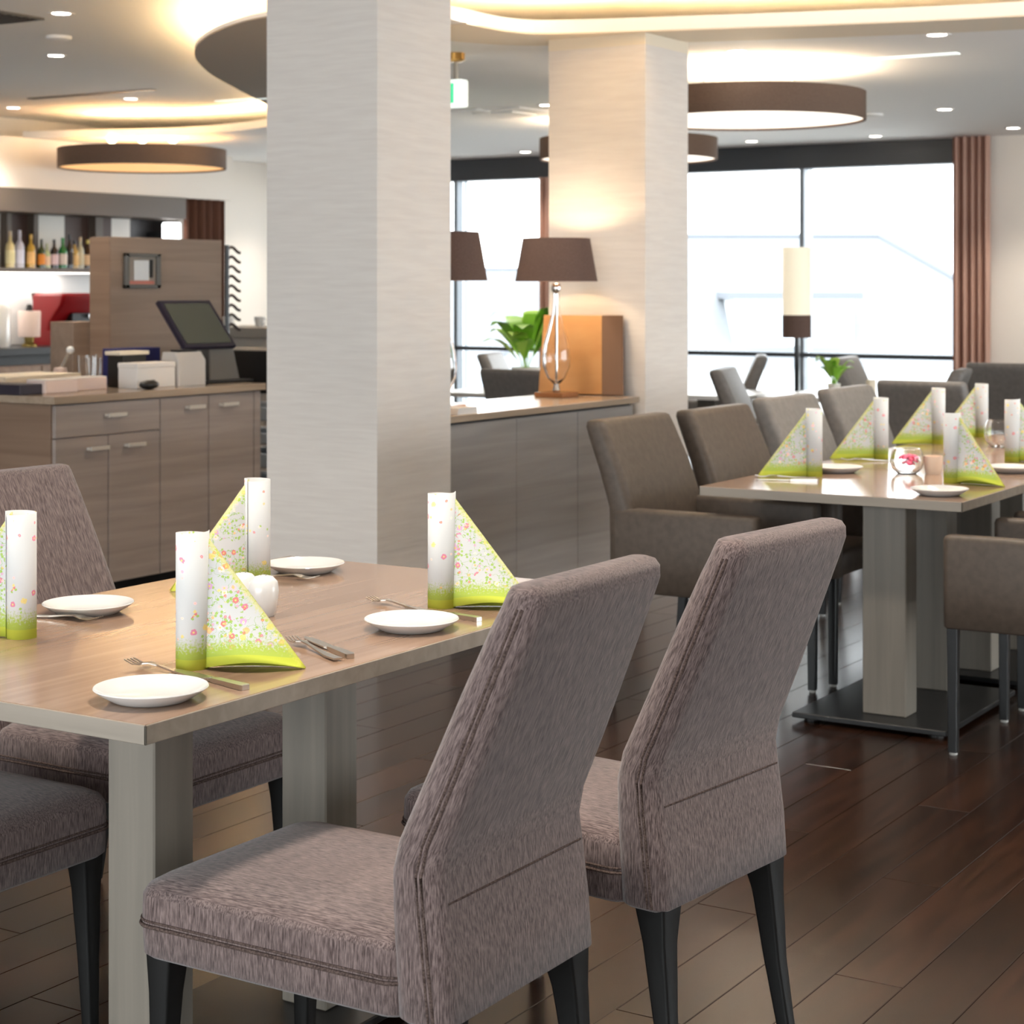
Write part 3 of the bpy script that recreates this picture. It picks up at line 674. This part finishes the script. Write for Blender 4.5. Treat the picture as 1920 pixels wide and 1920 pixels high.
MB().lathe([(.001, .002), (.026, 0), (.031, .02), (.033, .062), (.030, .062), (.028, .045), (.001, .045)], 28).obj('cup', mat('cream_wax', (232, 206, 182), .5), cu, smooth=True)
MB().lathe([(.0012, .045), (.0012, .056)], 6, (0, 0, 0), True).obj('wick', BLACKP, cu)

# ------------------------------------------------------------------ sideboard between the columns
sb = thing('sideboard', 'grey-brown wooden sideboard between the two columns', 'sideboard', (-4.31, 6.86, 0))
MB().box(-.225, .22, -.765, .755, .0, .862, .003).obj('carcass', SIDEB, sb)
MB().box(-.24, .24, -.773, .79, .872, .90, .002).obj('top', CABTOP, sb)
MB().box(-.215, .21, -.76, .75, .862, .872).obj('shadow_gap', BLACKP, sb)
for k in range(3): MB().box(.22, .2235, -.764+k*.507, -.764+k*.507+.504, .004, .86).obj('front_panel', SIDEB, sb)
def table_lamp(x, y, label):
    t = thing('table_lamp', label, 'lamp', (x, y, .9003), 0, 'glass table lamps on the sideboard')
    MB().box(-.075, .075, -.075, .075, 0, .022, .003).obj('base', WHITEP if False else mat('lamp_base', (176, 120, 80), .25, .3), t)
    MB().lathe([(.012, .022), (.02, .03), (.014, .045), (.012, .06)], 20, (0, 0, 0), True).obj('foot', CHROME, t, smooth=True)
    MB().lathe([(.014, .058), (.04, .085), (.062, .135), (.066, .18), (.058, .24), (.036, .32), (.02, .39), (.014, .44), (.016, .475), (.012, .475), (.010, .44), (.016, .39), (.031, .32), (.053, .24), (.061, .18), (.057, .135), (.036, .088), (.010, .064), (.001, .062)], 36).obj('glass_body', GLASS, t, smooth=True)
    MB().lathe([(.0055, .06), (.0055, .48)], 10, (0, 0, 0), True).obj('rod', CHROME, t)
    MB().lathe([(.006, .475), (.018, .482), (.024, .5), (.018, .518), (.006, .525)], 20, (0, 0, 0), True).obj('neck_ball', CHROME, t, smooth=True)
    MB().lathe([(.19, .53), (.155, .728), (.1525, .728), (.1875, .53), (.19, .53)], 56).obj('lamp_shade', SHADE, t, smooth=True, angle=50)
    b = MB().lathe([(.012, .545), (.03, .57), (.034, .6), (.02, .63), (.002, .64)], 16, (0, 0, 0), True).obj('bulb', BULB, t, smooth=True)
    l = bpy.data.lights.new('lamp_light', 'POINT'); l.energy = 2.6; l.color = (1, .74, .46); l.shadow_soft_size = .03
    o = bpy.data.objects.new('lamp_light', l); o.location = (0, 0, .6); o.parent = t; COL.objects.link(o); b.visible_shadow = True
    o.location = (0, 0, .66)
table_lamp(-4.386, 7.432, 'table lamp with brown shade and glass teardrop body before the farther column')
table_lamp(-4.30, 6.36, 'table lamp with brown shade half hidden behind the nearer column')
def lean(name, x, y, w_, h, t_, tilt, rz, m, label, cat):
    o = MB().box(-w_/2, w_/2, 0, t_, 0, h, .002).obj(name, m, None, (x, y, .905)); o.rotation_euler = (-tilt, 0, rz); return tag(o, label, cat)
lean('leaning_canvas', -4.40, 7.60, .35, .372, .018, .17, R(6), LAMPLIT_CANVAS, 'canvas in painted lamp glow leaning against the farther column on the sideboard', 'picture')
lean('leaning_board', -4.19, 7.612, .10, .372, .014, .15, R(30), BOARD2, 'narrow brown board leaning right of the lamp-toned canvas', 'board')
bk = thing('paper_stack', 'short stack of white cards on the sideboard by the nearer column', 'paper', (-4.13, 6.22, .9003))
for k in range(4): MB().box(-.05, .05, -.07, .075, k*.0065, k*.0065+.006).obj('card', WHITEP, bk, rotz=.02*k)
for x, y, lb in [(-4.50, 6.55, 'glass vase with dried stems behind the half hidden table lamp')]:
    vv = thing('glass_vase', lb, 'vase', (x, y, .9003))
    MB().lathe([(.001, .004), (.03, .0), (.05, .03), (.055, .07), (.042, .12), (.034, .15), (.037, .15), (.045, .12), (.058, .07), (.053, .028), (.032, -.0)], 28).obj('vessel', GLASS, vv, smooth=True)
    for k in range(5): MB().tube([(0, 0, .01), (.012*math.cos(k*1.3), .012*math.sin(k*1.3), .09), (.03*math.cos(k*1.3), .03*math.sin(k*1.3), .15)], .002, 5).obj('stem', BOARD2, vv)

# ------------------------------------------------------------------ bar counter
bar = thing('bar_counter', 'grey-brown wooden bar counter with drawer and doors', 'bar counter', (-6.31, 6.5, 0))
ox, oy = -6.31, 6.5
def bb(x0, x1, y0, y1, z0, z1): return MB().box(x0-ox, x1-ox, y0-oy, y1-oy, z0, z1, .0015)
bb(-6.84, -5.945, 5.81, 7.18, .085, .895).obj('carcass', CAB, bar)
bb(-6.65, -5.985, 5.85, 7.15, 0, .085).obj('plinth', BLACKP, bar)
bb(-6.87, -5.905, 5.78, 7.20, .9, .933).obj('worktop', CABTOP, bar)
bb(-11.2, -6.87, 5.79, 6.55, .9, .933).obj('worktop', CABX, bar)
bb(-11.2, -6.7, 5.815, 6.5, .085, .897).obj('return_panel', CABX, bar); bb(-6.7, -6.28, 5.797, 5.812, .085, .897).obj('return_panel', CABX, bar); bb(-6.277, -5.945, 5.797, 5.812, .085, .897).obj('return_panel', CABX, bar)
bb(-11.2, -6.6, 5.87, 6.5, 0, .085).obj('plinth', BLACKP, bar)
g = .003
def handle(par, y, z, w_=.115):
    m = MB(); m.box(-.0, .028, -w_/2, -w_/2+.01, -.006, .006); m.box(0, .028, w_/2-.01, w_/2, -.006, .006); m.box(.022, .03, -w_/2, w_/2, -.009, .009, .002)
    o = m.obj('handle', HANDLE, par, (-5.9255-ox, y-oy, z)); return o
dr = bb(-5.945, -5.925, 5.805+g, 6.463-g, .753, .893).obj('drawer', CAB, bar); handle(dr, 6.163, .836)
for y0, y1, hy, z1, hz in ((5.805, 6.129, 6.053, .747, .695), (6.129, 6.463, 6.285, .747, .695), (6.463, 6.798, 6.69, .893, .843), (6.798, 7.131, 6.93, .893, .843)):
    d = bb(-5.945, -5.925, y0+g, y1-g, .09, z1).obj('door', CAB, bar); handle(d, hy, hz)
bb(-6.7, -5.925, 7.134, 7.18, .085, .895).obj('end_panel', CAB, bar)

# freestanding wood panel with framed notice
pn = thing('wood_partition', 'tall brown wooden partition panel behind the bar counter', 'partition', (-6.97, 7.59, 0))
MB().box(-.07, .07, -.435, .436, 0, 1.666, .002).obj('panel', PANELW, pn)
MB().box(-.07, .068, -.445, -.436, 0, 1.664).obj('edge_panel', CABX, pn)
MB().box(-.24, -.075, -.56, -.36, 0, 1.225, .003).obj('lower_block', PANELW, pn)
fr = thing('framed_notice', 'small framed notice with white sheet on the wood partition', 'picture', (-6.898, 7.375, 1.49))
fm = MB(); fm.box(0, .022, -.133, .133, .075, .092, .002); fm.box(0, .022, -.133, .133, -.092, -.072, .002); fm.box(0, .022, -.133, -.105, -.092, .092, .002); fm.box(0, .022, .105, .133, -.092, .092, .002)
fm.obj('frame', mat('pewter_frame', (112, 110, 106), .35, .6), fr)
MB().box(.001, .008, -.105, .105, -.072, .075).obj('mount', mat('frame_mount', (150, 140, 130), .6), fr); MB().box(.008, .012, -.06, .05, -.05, .055).obj('sheet', mat('notice_white', (222, 226, 230), .6), fr)
MB().box(.008, .0125, .055, .08, -.035, .06).obj('dark_strip', BLACKP, fr); MB().box(.008, .0122, -.1, .09, -.07, -.052).obj('red_strip', mat('notice_red', (196, 122, 108), .6), fr)
rk = thing('bottle_rack', 'dark metal rack of curled hooks at the right edge of the wood partition', 'rack', (-6.90, 8.10, 0))
MB().tube([(0, -.03, 1.05), (0, -.03, 1.64)], .012, 8).obj('upright', BLACKM, rk)
for k in range(9):
    z = 1.62-k*.054
    MB().tube([(0, -.02+.1*(q/12), z+.012*math.sin(q/12*math.pi*1.6)-.01*(q/12)) for q in range(13)], .0085, 8).obj('hook', DARKW, rk, smooth=True)

# things on the counter
Z = .9332
mo = thing('till_monitor', 'tilted dark touch screen of the till on the bar counter', 'monitor', (-6.23, 7.065, Z))
Mt = Matrix.Translation((.09, 0, .178)) @ Matrix.Rotation(R(-38), 4, 'Y')
def tb(x0, x1, y0, y1, z0, z1, nm, m, bev=.003):
    b = bmesh.new(); bmesh.ops.create_cube(b, size=1); bmesh.ops.scale(b, verts=b.verts, vec=(x1-x0, y1-y0, z1-z0)); bmesh.ops.translate(b, verts=b.verts, vec=((x0+x1)/2, (y0+y1)/2, (z0+z1)/2))
    bmesh.ops.bevel(b, geom=list(b.edges), offset=bev, segments=1, affect='EDGES'); return MB().add(b, Mt).obj(nm, m, mo)
tb(-.025, 0, -.19, .19, 0, .29, 'bezel', BEZEL); tb(.0, .0025, -.165, .165, .022, .268, 'screen', SCREEN, .0005)
MB().loft([rrect(-.12, .1, -.02, .21, .01, .0), rrect(-.14, .06, .02, .2, .01, .17)]).obj('stand', GREYPL, mo)
MB().box(-.1, .17, -.12, .23, 0, .014, .004).obj('tray', BLACKP, mo)
def boxthing(name, loc, size, m, label, cat, rz=0, bev=.003, lid=True):
    t = thing(name, label, cat, loc, rz); sx, sy, sz = size
    MB().box(-sx/2, sx/2, -sy/2, sy/2, 0, sz*.8 if lid else sz, bev).obj('body', m, t)
    if lid: MB().box(-sx/2-.002, sx/2+.002, -sy/2-.002, sy/2+.002, sz*.8, sz, bev).obj('lid', m, t)
    return t
boxthing('white_box', (-6.12, 6.585, Z), (.12, .26, .118), WHITEP, 'white cardboard box in front of the navy binder', 'box')
nb = thing('navy_binder', 'navy blue binder standing behind the white box', 'binder', (-6.42, 6.80, Z)); MB().box(-.05, .05, -.15, .15, 0, .175, .003).obj('cover', NAVY, nb); MB().box(-.042, .042, -.13, .152, .01, .172).obj('pages', WHITEP, nb)
gb = thing('receipt_printer', 'light grey receipt printer left of the till stand', 'printer', (-6.11, 6.83, Z+.0002)); MB().loft([rrect(-.06, .055, -.1, .1, .012, 0), rrect(-.06, .055, -.1, .1, .012, .12), rrect(-.055, .03, -.095, .095, .012, .16)]).obj('housing', mat('printer_grey', (196, 190, 184), .5), gb, smooth=True); MB().box(-.03, .03, -.06, .06, .158, .17).obj('paper_slot', BLACKP, gb)
boxthing('dark_box', (-6.26, 6.60, Z), (.10, .16, .15), BLACKP, 'black open box left of the navy binder', 'box', lid=False)
tag(MB().box(-.05, .05, -.1, .1, 0, .018, .003).obj('paper_pad', CREAM, None, (-6.26, 6.60, Z+.1505)), 'cream pad of paper lying on the black box', 'paper')
mm = MB(); b = bmesh.new(); bmesh.ops.create_uvsphere(b, u_segments=20, v_segments=12, radius=1); mm.add(b, Matrix.Translation((0, 0, .012)) @ Matrix.Diagonal((.035, .055, .022, 1)))
mz = thing('computer_mouse', 'black computer mouse before the white box', 'mouse', (-5.99, 6.46, Z+.009)); mm.obj('shell', BLACKP, mz, smooth=True); MB().box(-.004, .004, .02, .035, .028, .034).obj('wheel', GREYPL, mz)
st = thing('napkin_stack', 'stack of cream paper napkins at the left end of the bar counter', 'napkins', (-6.66, 6.32, Z))
for k in range(7): MB().box(-.14, .14, -.24, .24, k*.0085, k*.0085+.008, .002).obj('napkin', CREAM if k > 2 else PINKC, st, rotz=.015*((k*37) % 5-2))
boxthing('dark_tray', (-6.30, 5.86, Z), (.36, .14, .045), mat('dark_navy_tray', (48, 42, 54), .5), 'dark flat case at the left end of the counter', 'case', lid=False)
b3 = thing('cardboard_block', 'pale pink card block on the counter edge, nearest of the two', 'box', (-6.16, 6.02, Z)); MB().box(-.06, .06, -.1, .1, 0, .058, .004).obj('block', PINKC, b3); MB().box(-.058, .058, -.098, .098, .058, .062, .001).obj('top_sheet', WHITEP, b3)
b4 = thing('cardboard_block', 'pale pink card block right of the nearer one, before the tumblers', 'box', (-6.22, 6.28, Z)); MB().box(-.05, .05, -.095, .095, 0, .056, .004).obj('block', PINKC, b4); MB().box(-.048, .048, -.093, .093, .056, .06, .001).obj('top_sheet', WHITEP, b4)
for k, (x, y, h) in enumerate([(-6.66, 6.73, .135), (-6.57, 6.76, .14), (-6.50, 6.62, .13)]):
    tag(MB().lathe([(.001, .006), (.03, .006), (.037, h), (.040, h), (.033, .0), (.001, 0)], 28).obj('tumbler', GLASS, None, (x, y, Z), smooth=True), ['clear tumbler beside the sugar shaker on the bar counter', 'clear tumbler in the middle of three on the bar counter', 'clear tumbler nearest the black box on the bar counter'][k], 'glass', 'tumblers on the counter')
sg = thing('sugar_shaker', 'small jar with tilted spoon and white knob on the bar counter', 'jar', (-6.76, 6.66, Z)); MB().lathe([(.001, 0), (.034, 0), (.036, .05), (.03, .075), (.001, .078)], 24).obj('jar', PINKC, sg, smooth=True)
MB().tube([(0, 0, .06), (.01, .05, .15)], .008, 8).obj('spoon', STEEL, sg); b = bmesh.new(); bmesh.ops.create_uvsphere(b, u_segments=14, v_segments=10, radius=.02); MB().add(b, Matrix.Translation((.011, .055, .16))).obj('knob', PORC, sg, smooth=True)

# black rack right of the bar with pale trays
rkk = thing('tray_rack', 'black rack with pale stacked trays between bar and nearer column', 'rack', (-6.35, 7.68, 0))
MB().box(-.28, .28, -.2, .24, .86, 1.08, .004).obj('cabinet', BLACKP, rkk)
for sx in (-.27, .25):
    for sy in (-.2, .22): MB().box(sx, sx+.02, sy, sy+.02, 0, .86).obj('post', BLACKM, rkk)
for k in range(6): MB().box(-.25, .25, -.18, .22, .12+k*.12, .12+k*.12+(.07 if k % 2 else .055), .004).obj('tray', mat('pale_tray', (176, 186, 196), .4) if k != 4 else EXITW if False else MATS['pale_tray'], rkk)
# serving counter far behind
sc = thing('serving_counter', 'light grey serving counter far behind the till', 'counter', (-8.35, 10.15, 0))
MB().box(-.5, .75, -.2, .4, 0, 1.06, .003).obj('body', mat('pale_grey_laminate', (178, 174, 168), .5), sc); MB().box(-.53, .78, -.23, .43, 1.06, 1.13, .003).obj('top', mat('grey_top', (150, 146, 140), .4), sc)
for x, y, lb in [(-8.56, 10.02, 'white cup at the left of the serving counter'), (-8.36, 10.12, 'white cup at the right of the serving counter')]:
    c_ = thing('cup', lb, 'cup', (x, y, 1.1305)); MB().lathe([(.001, .003), (.025, 0), (.036, .05), (.038, .07), (.035, .07), (.032, .05), (.001, .006)], 24).obj('bowl', PORC, c_, smooth=True); MB().tube([(.034, 0, .06), (.055, 0, .055), (.055, 0, .025), (.03, 0, .02)], .004, 6).obj('cup_handle', PORC, c_)

# ------------------------------------------------------------------ back bar
struct(MB().box(X0, -11.12, 3.5, 13.08, 2.19, ZL-.001).obj('trim_5', WALLW), 'white bulkhead above the back bar')
bs = thing('back_bar_shelf', 'taupe back bar shelf unit with pale and dark niches', 'shelf', (-11.3, 11.2, 0))
by = 11.2; bx_ = -11.3
def sbx(x0, x1, y0, y1, z0, z1, nm, m): return MB().box(x0-bx_, x1-bx_, y0-by, y1-by, z0, z1, .002).obj(nm, m, bs)
TAUPEL = mat('taupe_laminate', (96, 84, 74), .5)
LIGHTP = mat('pale_niche_panel', (226, 222, 214), .4)  # pale colour on some of the niche backs
BROWNN = mat('brown_niche_panel', (72, 50, 42), .5)
sbx(-11.48, -11.10, 8.5, 12.44, 2.0, 2.188, 'header', TAUPEL)
sbx(-11.48, -11.08, 8.5, 12.16, 1.525, 1.56, 'shelf_board', TAUPEL)
for ya, yb, m in [(9.6, 10.66, LIGHTP), (10.70, 10.94, BROWNN), (11.0, 11.34, LIGHTP), (11.34, 11.62, BROWNN), (11.72, 11.89, BROWNN), (11.89, 12.12, LIGHTP), (12.12, 12.6, BLACKP)]:
    sbx(-11.485, -11.46, ya, yb, 1.56, 2.0, 'back_panel', m)
for ya in (10.63, 10.92, 11.62, 12.6): sbx(-11.46, -11.38, ya, ya+(.09 if ya == 11.62 else .05), 1.56, 2.0, 'divider', TAUPEL)
sbx(-11.45, -11.12, 9.0, 11.3, 1.518, 1.5245, 'shelf_light', mat('shelf_led', (255, 250, 240), .5, emit=(255, 248, 238), es=1.8))
tag(MB().box(-.01, 0, -1.6, 1.5, 0, .58).obj('backsplash', mat('white_splash_panel', (240, 240, 238), .3), None, (-11.485, 10.4, .942)), 'white lit splash panel under the bottle shelf', 'panel')
bc = thing('back_bar_cabinet', 'low back bar cabinet with black worktop', 'cabinet', (-11.2, 10.4, 0))
MB().box(-.29, .36, -2.0, 1.5, .88, .938, .003).obj('worktop', BLACKP, bc); MB().box(-.29, .32, -2.0, 1.5, .08, .80, .002).obj('body', CABX, bc); MB().box(-.28, .26, -1.98, 1.48, .80, .88).obj('recess', BLACKP, bc); MB().box(-.28, .28, -1.98, 1.48, 0, .08).obj('plinth', BLACKP, bc)
for k in range(5): MB().box(.32, .338, -1.99+k*.7, -1.99+k*.7+.69, .09, .79, .002).obj('door', CABX, bc)
ck = curtain(12.5, 13.05, -11.2, .0, 2.189, 'dark brown pleated curtain in the far corner beside the back bar', 'y', 5, .03); ck.data.materials[0] = DARKC
# bottles: (y, height, radius, glass colour, label colour, cap colour)
def bottle(y, h, r, gc, lc, cc_, lab, dx=0):
    t = thing('bottle', lab, 'bottle', (-11.24+dx, y, 1.5602), 0, 'bottles on the back bar shelf')
    gm = MATS.get('bottle_%d_%d_%d' % gc) or mat('bottle_%d_%d_%d' % gc, gc, .1, spec=.6)
    MB().lathe([(.001, 0), (r, .0), (r, h*.55), (r*.85, h*.64), (r*.36, h*.74), (r*.32, h*.93), (.001, h*.93)], 20).obj('glass', gm, t, smooth=True)
    lm = MATS.get('label_%d_%d_%d' % lc) or mat('label_%d_%d_%d' % lc, lc, .6)
    MB().lathe([(r+.0015, h*.12), (r+.0015, h*.48)], 20).obj('bottle_label', lm, t, smooth=True)
    cm = MATS.get('cap_%d_%d_%d' % cc_) or mat('cap_%d_%d_%d' % cc_, cc_, .4)
    MB().lathe([(r*.36, h*.86), (r*.38, h), (.001, h)], 16, (0, 0, 0)).obj('cap', cm, t, smooth=True)
for a in [(10.53, .29, .036, (206, 190, 140), (214, 206, 160), (190, 170, 140), 'pale amber bottle furthest left on the shelf'),
          (10.63, .30, .036, (190, 190, 205), (206, 208, 226), (190, 188, 200), 'clear bottle with silver cap second from the left'),
          (10.75, .27, .036, (190, 150, 60), (232, 186, 120), (214, 170, 70), 'orange bottle with yellow cap'),
          (10.865, .235, .03, (60, 74, 40), (222, 140, 50), (70, 66, 70), 'dark green bottle with orange label and grey cap'),
          (10.925, .20, .028, (186, 196, 150), (236, 206, 176), (190, 196, 160), 'short pale green bottle with cream label'),
          (11.005, .235, .033, (40, 26, 24), (226, 200, 206), (40, 34, 36), 'dark brown bottle with pink-white label'),
          (11.10, .25, .036, (36, 120, 58), (226, 214, 204), (40, 130, 60), 'green bottle with white label'),
          (11.175, .28, .03, (40, 30, 28), (50, 40, 38), (36, 30, 30), 'tall black bottle right of the green one'),
          (11.235, .23, .032, (204, 170, 100), (236, 196, 130), (40, 34, 30), 'amber bottle with black cap'),
          (11.30, .26, .03, (200, 196, 170), (216, 206, 176), (206, 184, 150), 'pale bottle with beige cap'),
          (11.385, .24, .036, (60, 36, 20), (238, 206, 166), (206, 186, 90), 'brown bottle with yellow cap beside the partition')]: bottle(*a)
cm_ = thing('coffee_machine', 'red coffee machine on the back bar worktop', 'coffee machine', (-11.1, 11.03, .9385))
MB().loft([rrect(-.2, .12, -.22, .24, .03, 0), rrect(-.2, .12, -.22, .24, .03, .12)]).obj('base', RED, cm_)
MB().loft([rrect(-.2, .0, -.22, .24, .03, .12), rrect(-.2, .02, -.22, .24, .03, .2), rrect(-.2, .14, -.22, .24, .03, .33), rrect(-.2, .16, -.22, .24, .03, .40), rrect(-.18, .14, -.2, .22, .03, .42)]).obj('housing', RED, cm_, smooth=True)
MB().box(.0, .1, -.06, .14, .18, .26, .006).obj('brew_head', BLACKP, cm_); MB().lathe([(.025, .0), (.025, .03), (.001, .032)], 16, (.12, .12, .22), True).obj('dial', CHROME, cm_, smooth=True); MB().box(.1, .118, -.18, .2, .0, .03).obj('drip_tray', BLACKP, cm_)
tag(MB().lathe([(.03, 0), (.03, .012), (.012, .03), (.012, .05), (.001, .05)], 12, (0, 0, 0), True).obj('coffee_cup', PINKC, None, (-10.97, 11.2, 1.3585), smooth=True), 'pink cup on top of the coffee machine', 'cup')
cn = thing('canister_lamp', 'cream cylinder on a gold foot left of the coffee machine', 'lamp', (-11.1, 10.6, .9385)); MB().lathe([(.06, 0), (.06, .012), (.035, .03), (.04, .075)], 24, (0, 0, 0), True).obj('foot', mat('gold', (170, 146, 82), .35, .8), cn, smooth=True); MB().lathe([(.085, .075), (.09, .27), (.085, .28), (.001, .28)], 32, (0, 0, 0)).obj('cylinder', PINKC, cn, smooth=True); MB().lathe([(.03, .28), (.02, .33), (.001, .335)], 16, (0, 0, 0)).obj('finial', BLACKP, cn, smooth=True)
ur = thing('water_urn', 'white cylindrical urn at the left picture edge on the back bar', 'urn', (-11.1, 10.26, .9385)); MB().lathe([(.1, 0), (.105, .02), (.105, .3), (.08, .33), (.001, .335)], 32, (0, 0, 0)).obj('body', PORC, ur, smooth=True); MB().lathe([(.015, .335), (.02, .36), (.001, .365)], 14, (0, 0, 0)).obj('lid_knob', BLACKP, ur, smooth=True)
gr = thing('coffee_grinder', 'dark grinder between the cream cylinder and the red coffee machine', 'grinder', (-11.38, 10.96, .9385)); MB().box(-.06, .05, -.09, .09, 0, .3, .01).obj('body', BLACKP, gr); MB().lathe([(.03, .3), (.055, .42), (.001, .425)], 20, (0, 0, 0)).obj('hopper', DARKW, gr, smooth=True)
wl = thing('wall_lamp', 'bright square wall lamp above the wood partition', 'lamp', (-11.2, 12.36, 1.8)); MB().box(-.3, -.06, -.03, .03, .05, .09).obj('bracket', BLACKM, wl); MB().box(-.06, .06, -.065, .065, -.0, .17, .012).obj('shade', mat('bright_shade', (255, 255, 255), .5, emit=(250, 252, 255), es=2.2), wl)

# ------------------------------------------------------------------ by the window
fl_ = thing('floor_lamp', 'slim floor lamp with white over brown cylinder shade before the window', 'floor lamp', (-4.99, 11.6, 0))
MB().lathe([(.14, 0), (.14, .015), (.02, .022)], 28, (0, 0, 0), True).obj('base', BLACKM, fl_, smooth=True); MB().lathe([(.016, .015), (.016, 1.1)], 12, (0, 0, 0), True).obj('pole', BLACKM, fl_)
MB().lathe([(.093, 1.22), (.093, 1.67), (.09, 1.67), (.09, 1.22)], 36).obj('upper_shade', LAMPW, fl_, smooth=True); MB().lathe([(.095, 1.07), (.095, 1.22), (.088, 1.22), (.088, 1.07), (.095, 1.07)], 36).obj('lower_shade', SHADE, fl_, smooth=True)
def cafe_table(x, y, label, w_=.75):
    t = thing('cafe_table', label, 'table', (x, y, 0), 0, 'small tables by the window'); MB().box(-w_/2, w_/2, -w_/2, w_/2, .722, .75, .003).obj('tabletop', mat('white_top', (226, 224, 220), .3) if 'white_top' not in MATS else MATS['white_top'], t)
    MB().box(-.06, .06, -.06, .06, .02, .722).obj('leg', TABLE_LEG, t); MB().box(-.25, .25, -.25, .25, 0, .02, .003).obj('base_plate', BLACKM, t)
cafe_table(-4.35, 10.75, 'small table under the green plant by the window'); cafe_table(-6.3, 10.1, 'small table behind the sideboard'); cafe_table(-5.15, 10.62, 'small pale table right of the farther column')
def plant(x, y, z, label, n=11, s=1.0):
    t = thing('potted_plant', label, 'plant', (x, y, z)); MB().lathe([(.001, 0), (.035*s, 0), (.048*s, .08*s), (.044*s, .08*s), (.001, .07*s)], 20).obj('pot', POT, t, smooth=True)
    rnd = random.Random(n)
    for k in range(n):
        a = k*2.399+rnd.random()*.5; L = (.10+.05*rnd.random())*s; rise = (.10+.10*rnd.random())*s; m = MB(); secs = []
        for q in range(7):
            f = q/6; rr = .01+L*f; zz = .07*s+rise*math.sin(f*2.0)*1.05; wv = .036*s*math.sin(math.pi*(.08+.9*max(0, f-.25)/.75)) if f > .25 else .003
            c_ = Vector((rr*math.cos(a), rr*math.sin(a), zz)); sd = Vector((-math.sin(a), math.cos(a), 0))
            secs.append([c_+sd*wv, c_+Vector((0, 0, -.004)), c_-sd*wv, c_+Vector((0, 0, .002))])
        m.loft(secs).obj('leaf', LEAF if k % 3 else LEAF2, t, smooth=True)
plant(-4.38, 10.75, .75, 'leafy green pot plant on the small table by the window', 13, .85)
plant(-6.16, 10.06, .75, 'green pot plant behind the glass table lamp', 17, 1.9)
tag(MB().lathe([(.001, 0), (.028, 0), (.03, .08), (.024, .09), (.001, .09)], 20).obj('candle', CREAM, None, (-4.2, 10.9, .7502), smooth=True), 'cream candle beside the leafy plant by the window', 'candle')

# ------------------------------------------------------------------ outside
struct(MB().box(-90, 60, 15.2, 120, -4.2, -4.0).obj('ground', mat('pale_ground', (196, 198, 196), .9)), 'pale ground outside')
HOUSEW = mat('house_render', (214, 216, 218), .9); ROOF = mat('slate_roof', (116, 120, 124), .8); ROOF2 = mat('roof_edge', (102, 106, 112), .8); HGLASS = mat('house_glass', (190, 200, 212), .2)
def house(x, y, rz, sx, sy, ze, zr, label, dormer=True):
    h = thing('house', label, 'house', (x, y, -4.0), rz); e = ze+4; r_ = zr+4
    MB().box(-sx, sx, -sy, sy, 0, e).obj('wall', HOUSEW, h)
    m = MB(); b = m.bm; o_ = .5
    P_ = [b.verts.new(p) for p in ((-sx-o_, -sy-o_, e), (sx+o_, -sy-o_, e), (sx+o_, sy+o_, e), (-sx-o_, sy+o_, e), (-sx*.45, 0, r_), (sx*.45, 0, r_))]
    for f in ((0, 1, 5, 4), (1, 2, 5), (2, 3, 4, 5), (3, 0, 4), (3, 2, 1, 0)): b.faces.new([P_[k] for k in f])
    m.obj('roof', ROOF, h)
    for (p, q) in ((0, 4), (1, 5), (4, 5)):
        c_ = {0: (-sx-o_, -sy-o_, e), 1: (sx+o_, -sy-o_, e), 4: (-sx*.45, 0, r_), 5: (sx*.45, 0, r_)}
        MB().tube([c_[p], c_[q]], .09, 6).obj('ridge_tiles', ROOF2, h)
    if dormer:
        d = MB().box(-1.35, 1.35, -sy*.92, -sy*.2, e+.25, e+1.55).obj('dormer', HOUSEW, h); MB().box(-1.5, 1.5, -sy*1.0, -sy*.15, e+1.55, e+1.7).obj('dormer_roof', ROOF2, d)
        for k in (-1, 1): MB().box(k*.65-.5, k*.65+.5, -sy*.92-.03, -sy*.92, e+.4, e+1.4).obj('window', HGLASS, h)
    for k in range(4): MB().box(-sx+.9+k*sx*.5, -sx+2.0+k*sx*.5, -sy-.03, -sy, e-2.2, e-.7).obj('window', HGLASS, h)
house(-19.7, 43.7, R(31.9), 6.5, 5.5, -.4, 2.7, 'pale house with a grey hipped roof and dormer outside the right window pane')
house(-34, 52, R(20), 6, 5, -.6, 2.0, 'pale house outside the left window pane', False)
tr = thing('garden_tree', 'pale green tree outside just right of the farther column', 'tree', (-25.5, 52, -4.0)); MB().lathe([(.25, 0), (.15, 4)], 10, (0, 0, 0), True).obj('trunk', DARKW, tr)
cr = MB(); rnd = random.Random(3)
for k in range(420):
    u, v_, q = rnd.gauss(0, 1), rnd.gauss(0, 1), rnd.gauss(0, 1); n_ = math.sqrt(u*u+v_*v_+q*q); r_ = 1.5*rnd.random()**.4; p = Vector((u/n_*r_*.8, v_/n_*r_*.8, 4.6+q/n_*r_*1.15))
    d1 = Vector((rnd.uniform(-1, 1), rnd.uniform(-1, 1), rnd.uniform(-1, 1))).normalized()*.2; d2 = d1.orthogonal().normalized()*.1
    vs = [cr.bm.verts.new(p+a_) for a_ in (d1, d2, -d1, -d2)]; cr.bm.faces.new(vs)
co = cr.obj('foliage', mat('pale_foliage', (108, 132, 100), .8), tr); co['kind'] = 'stuff'
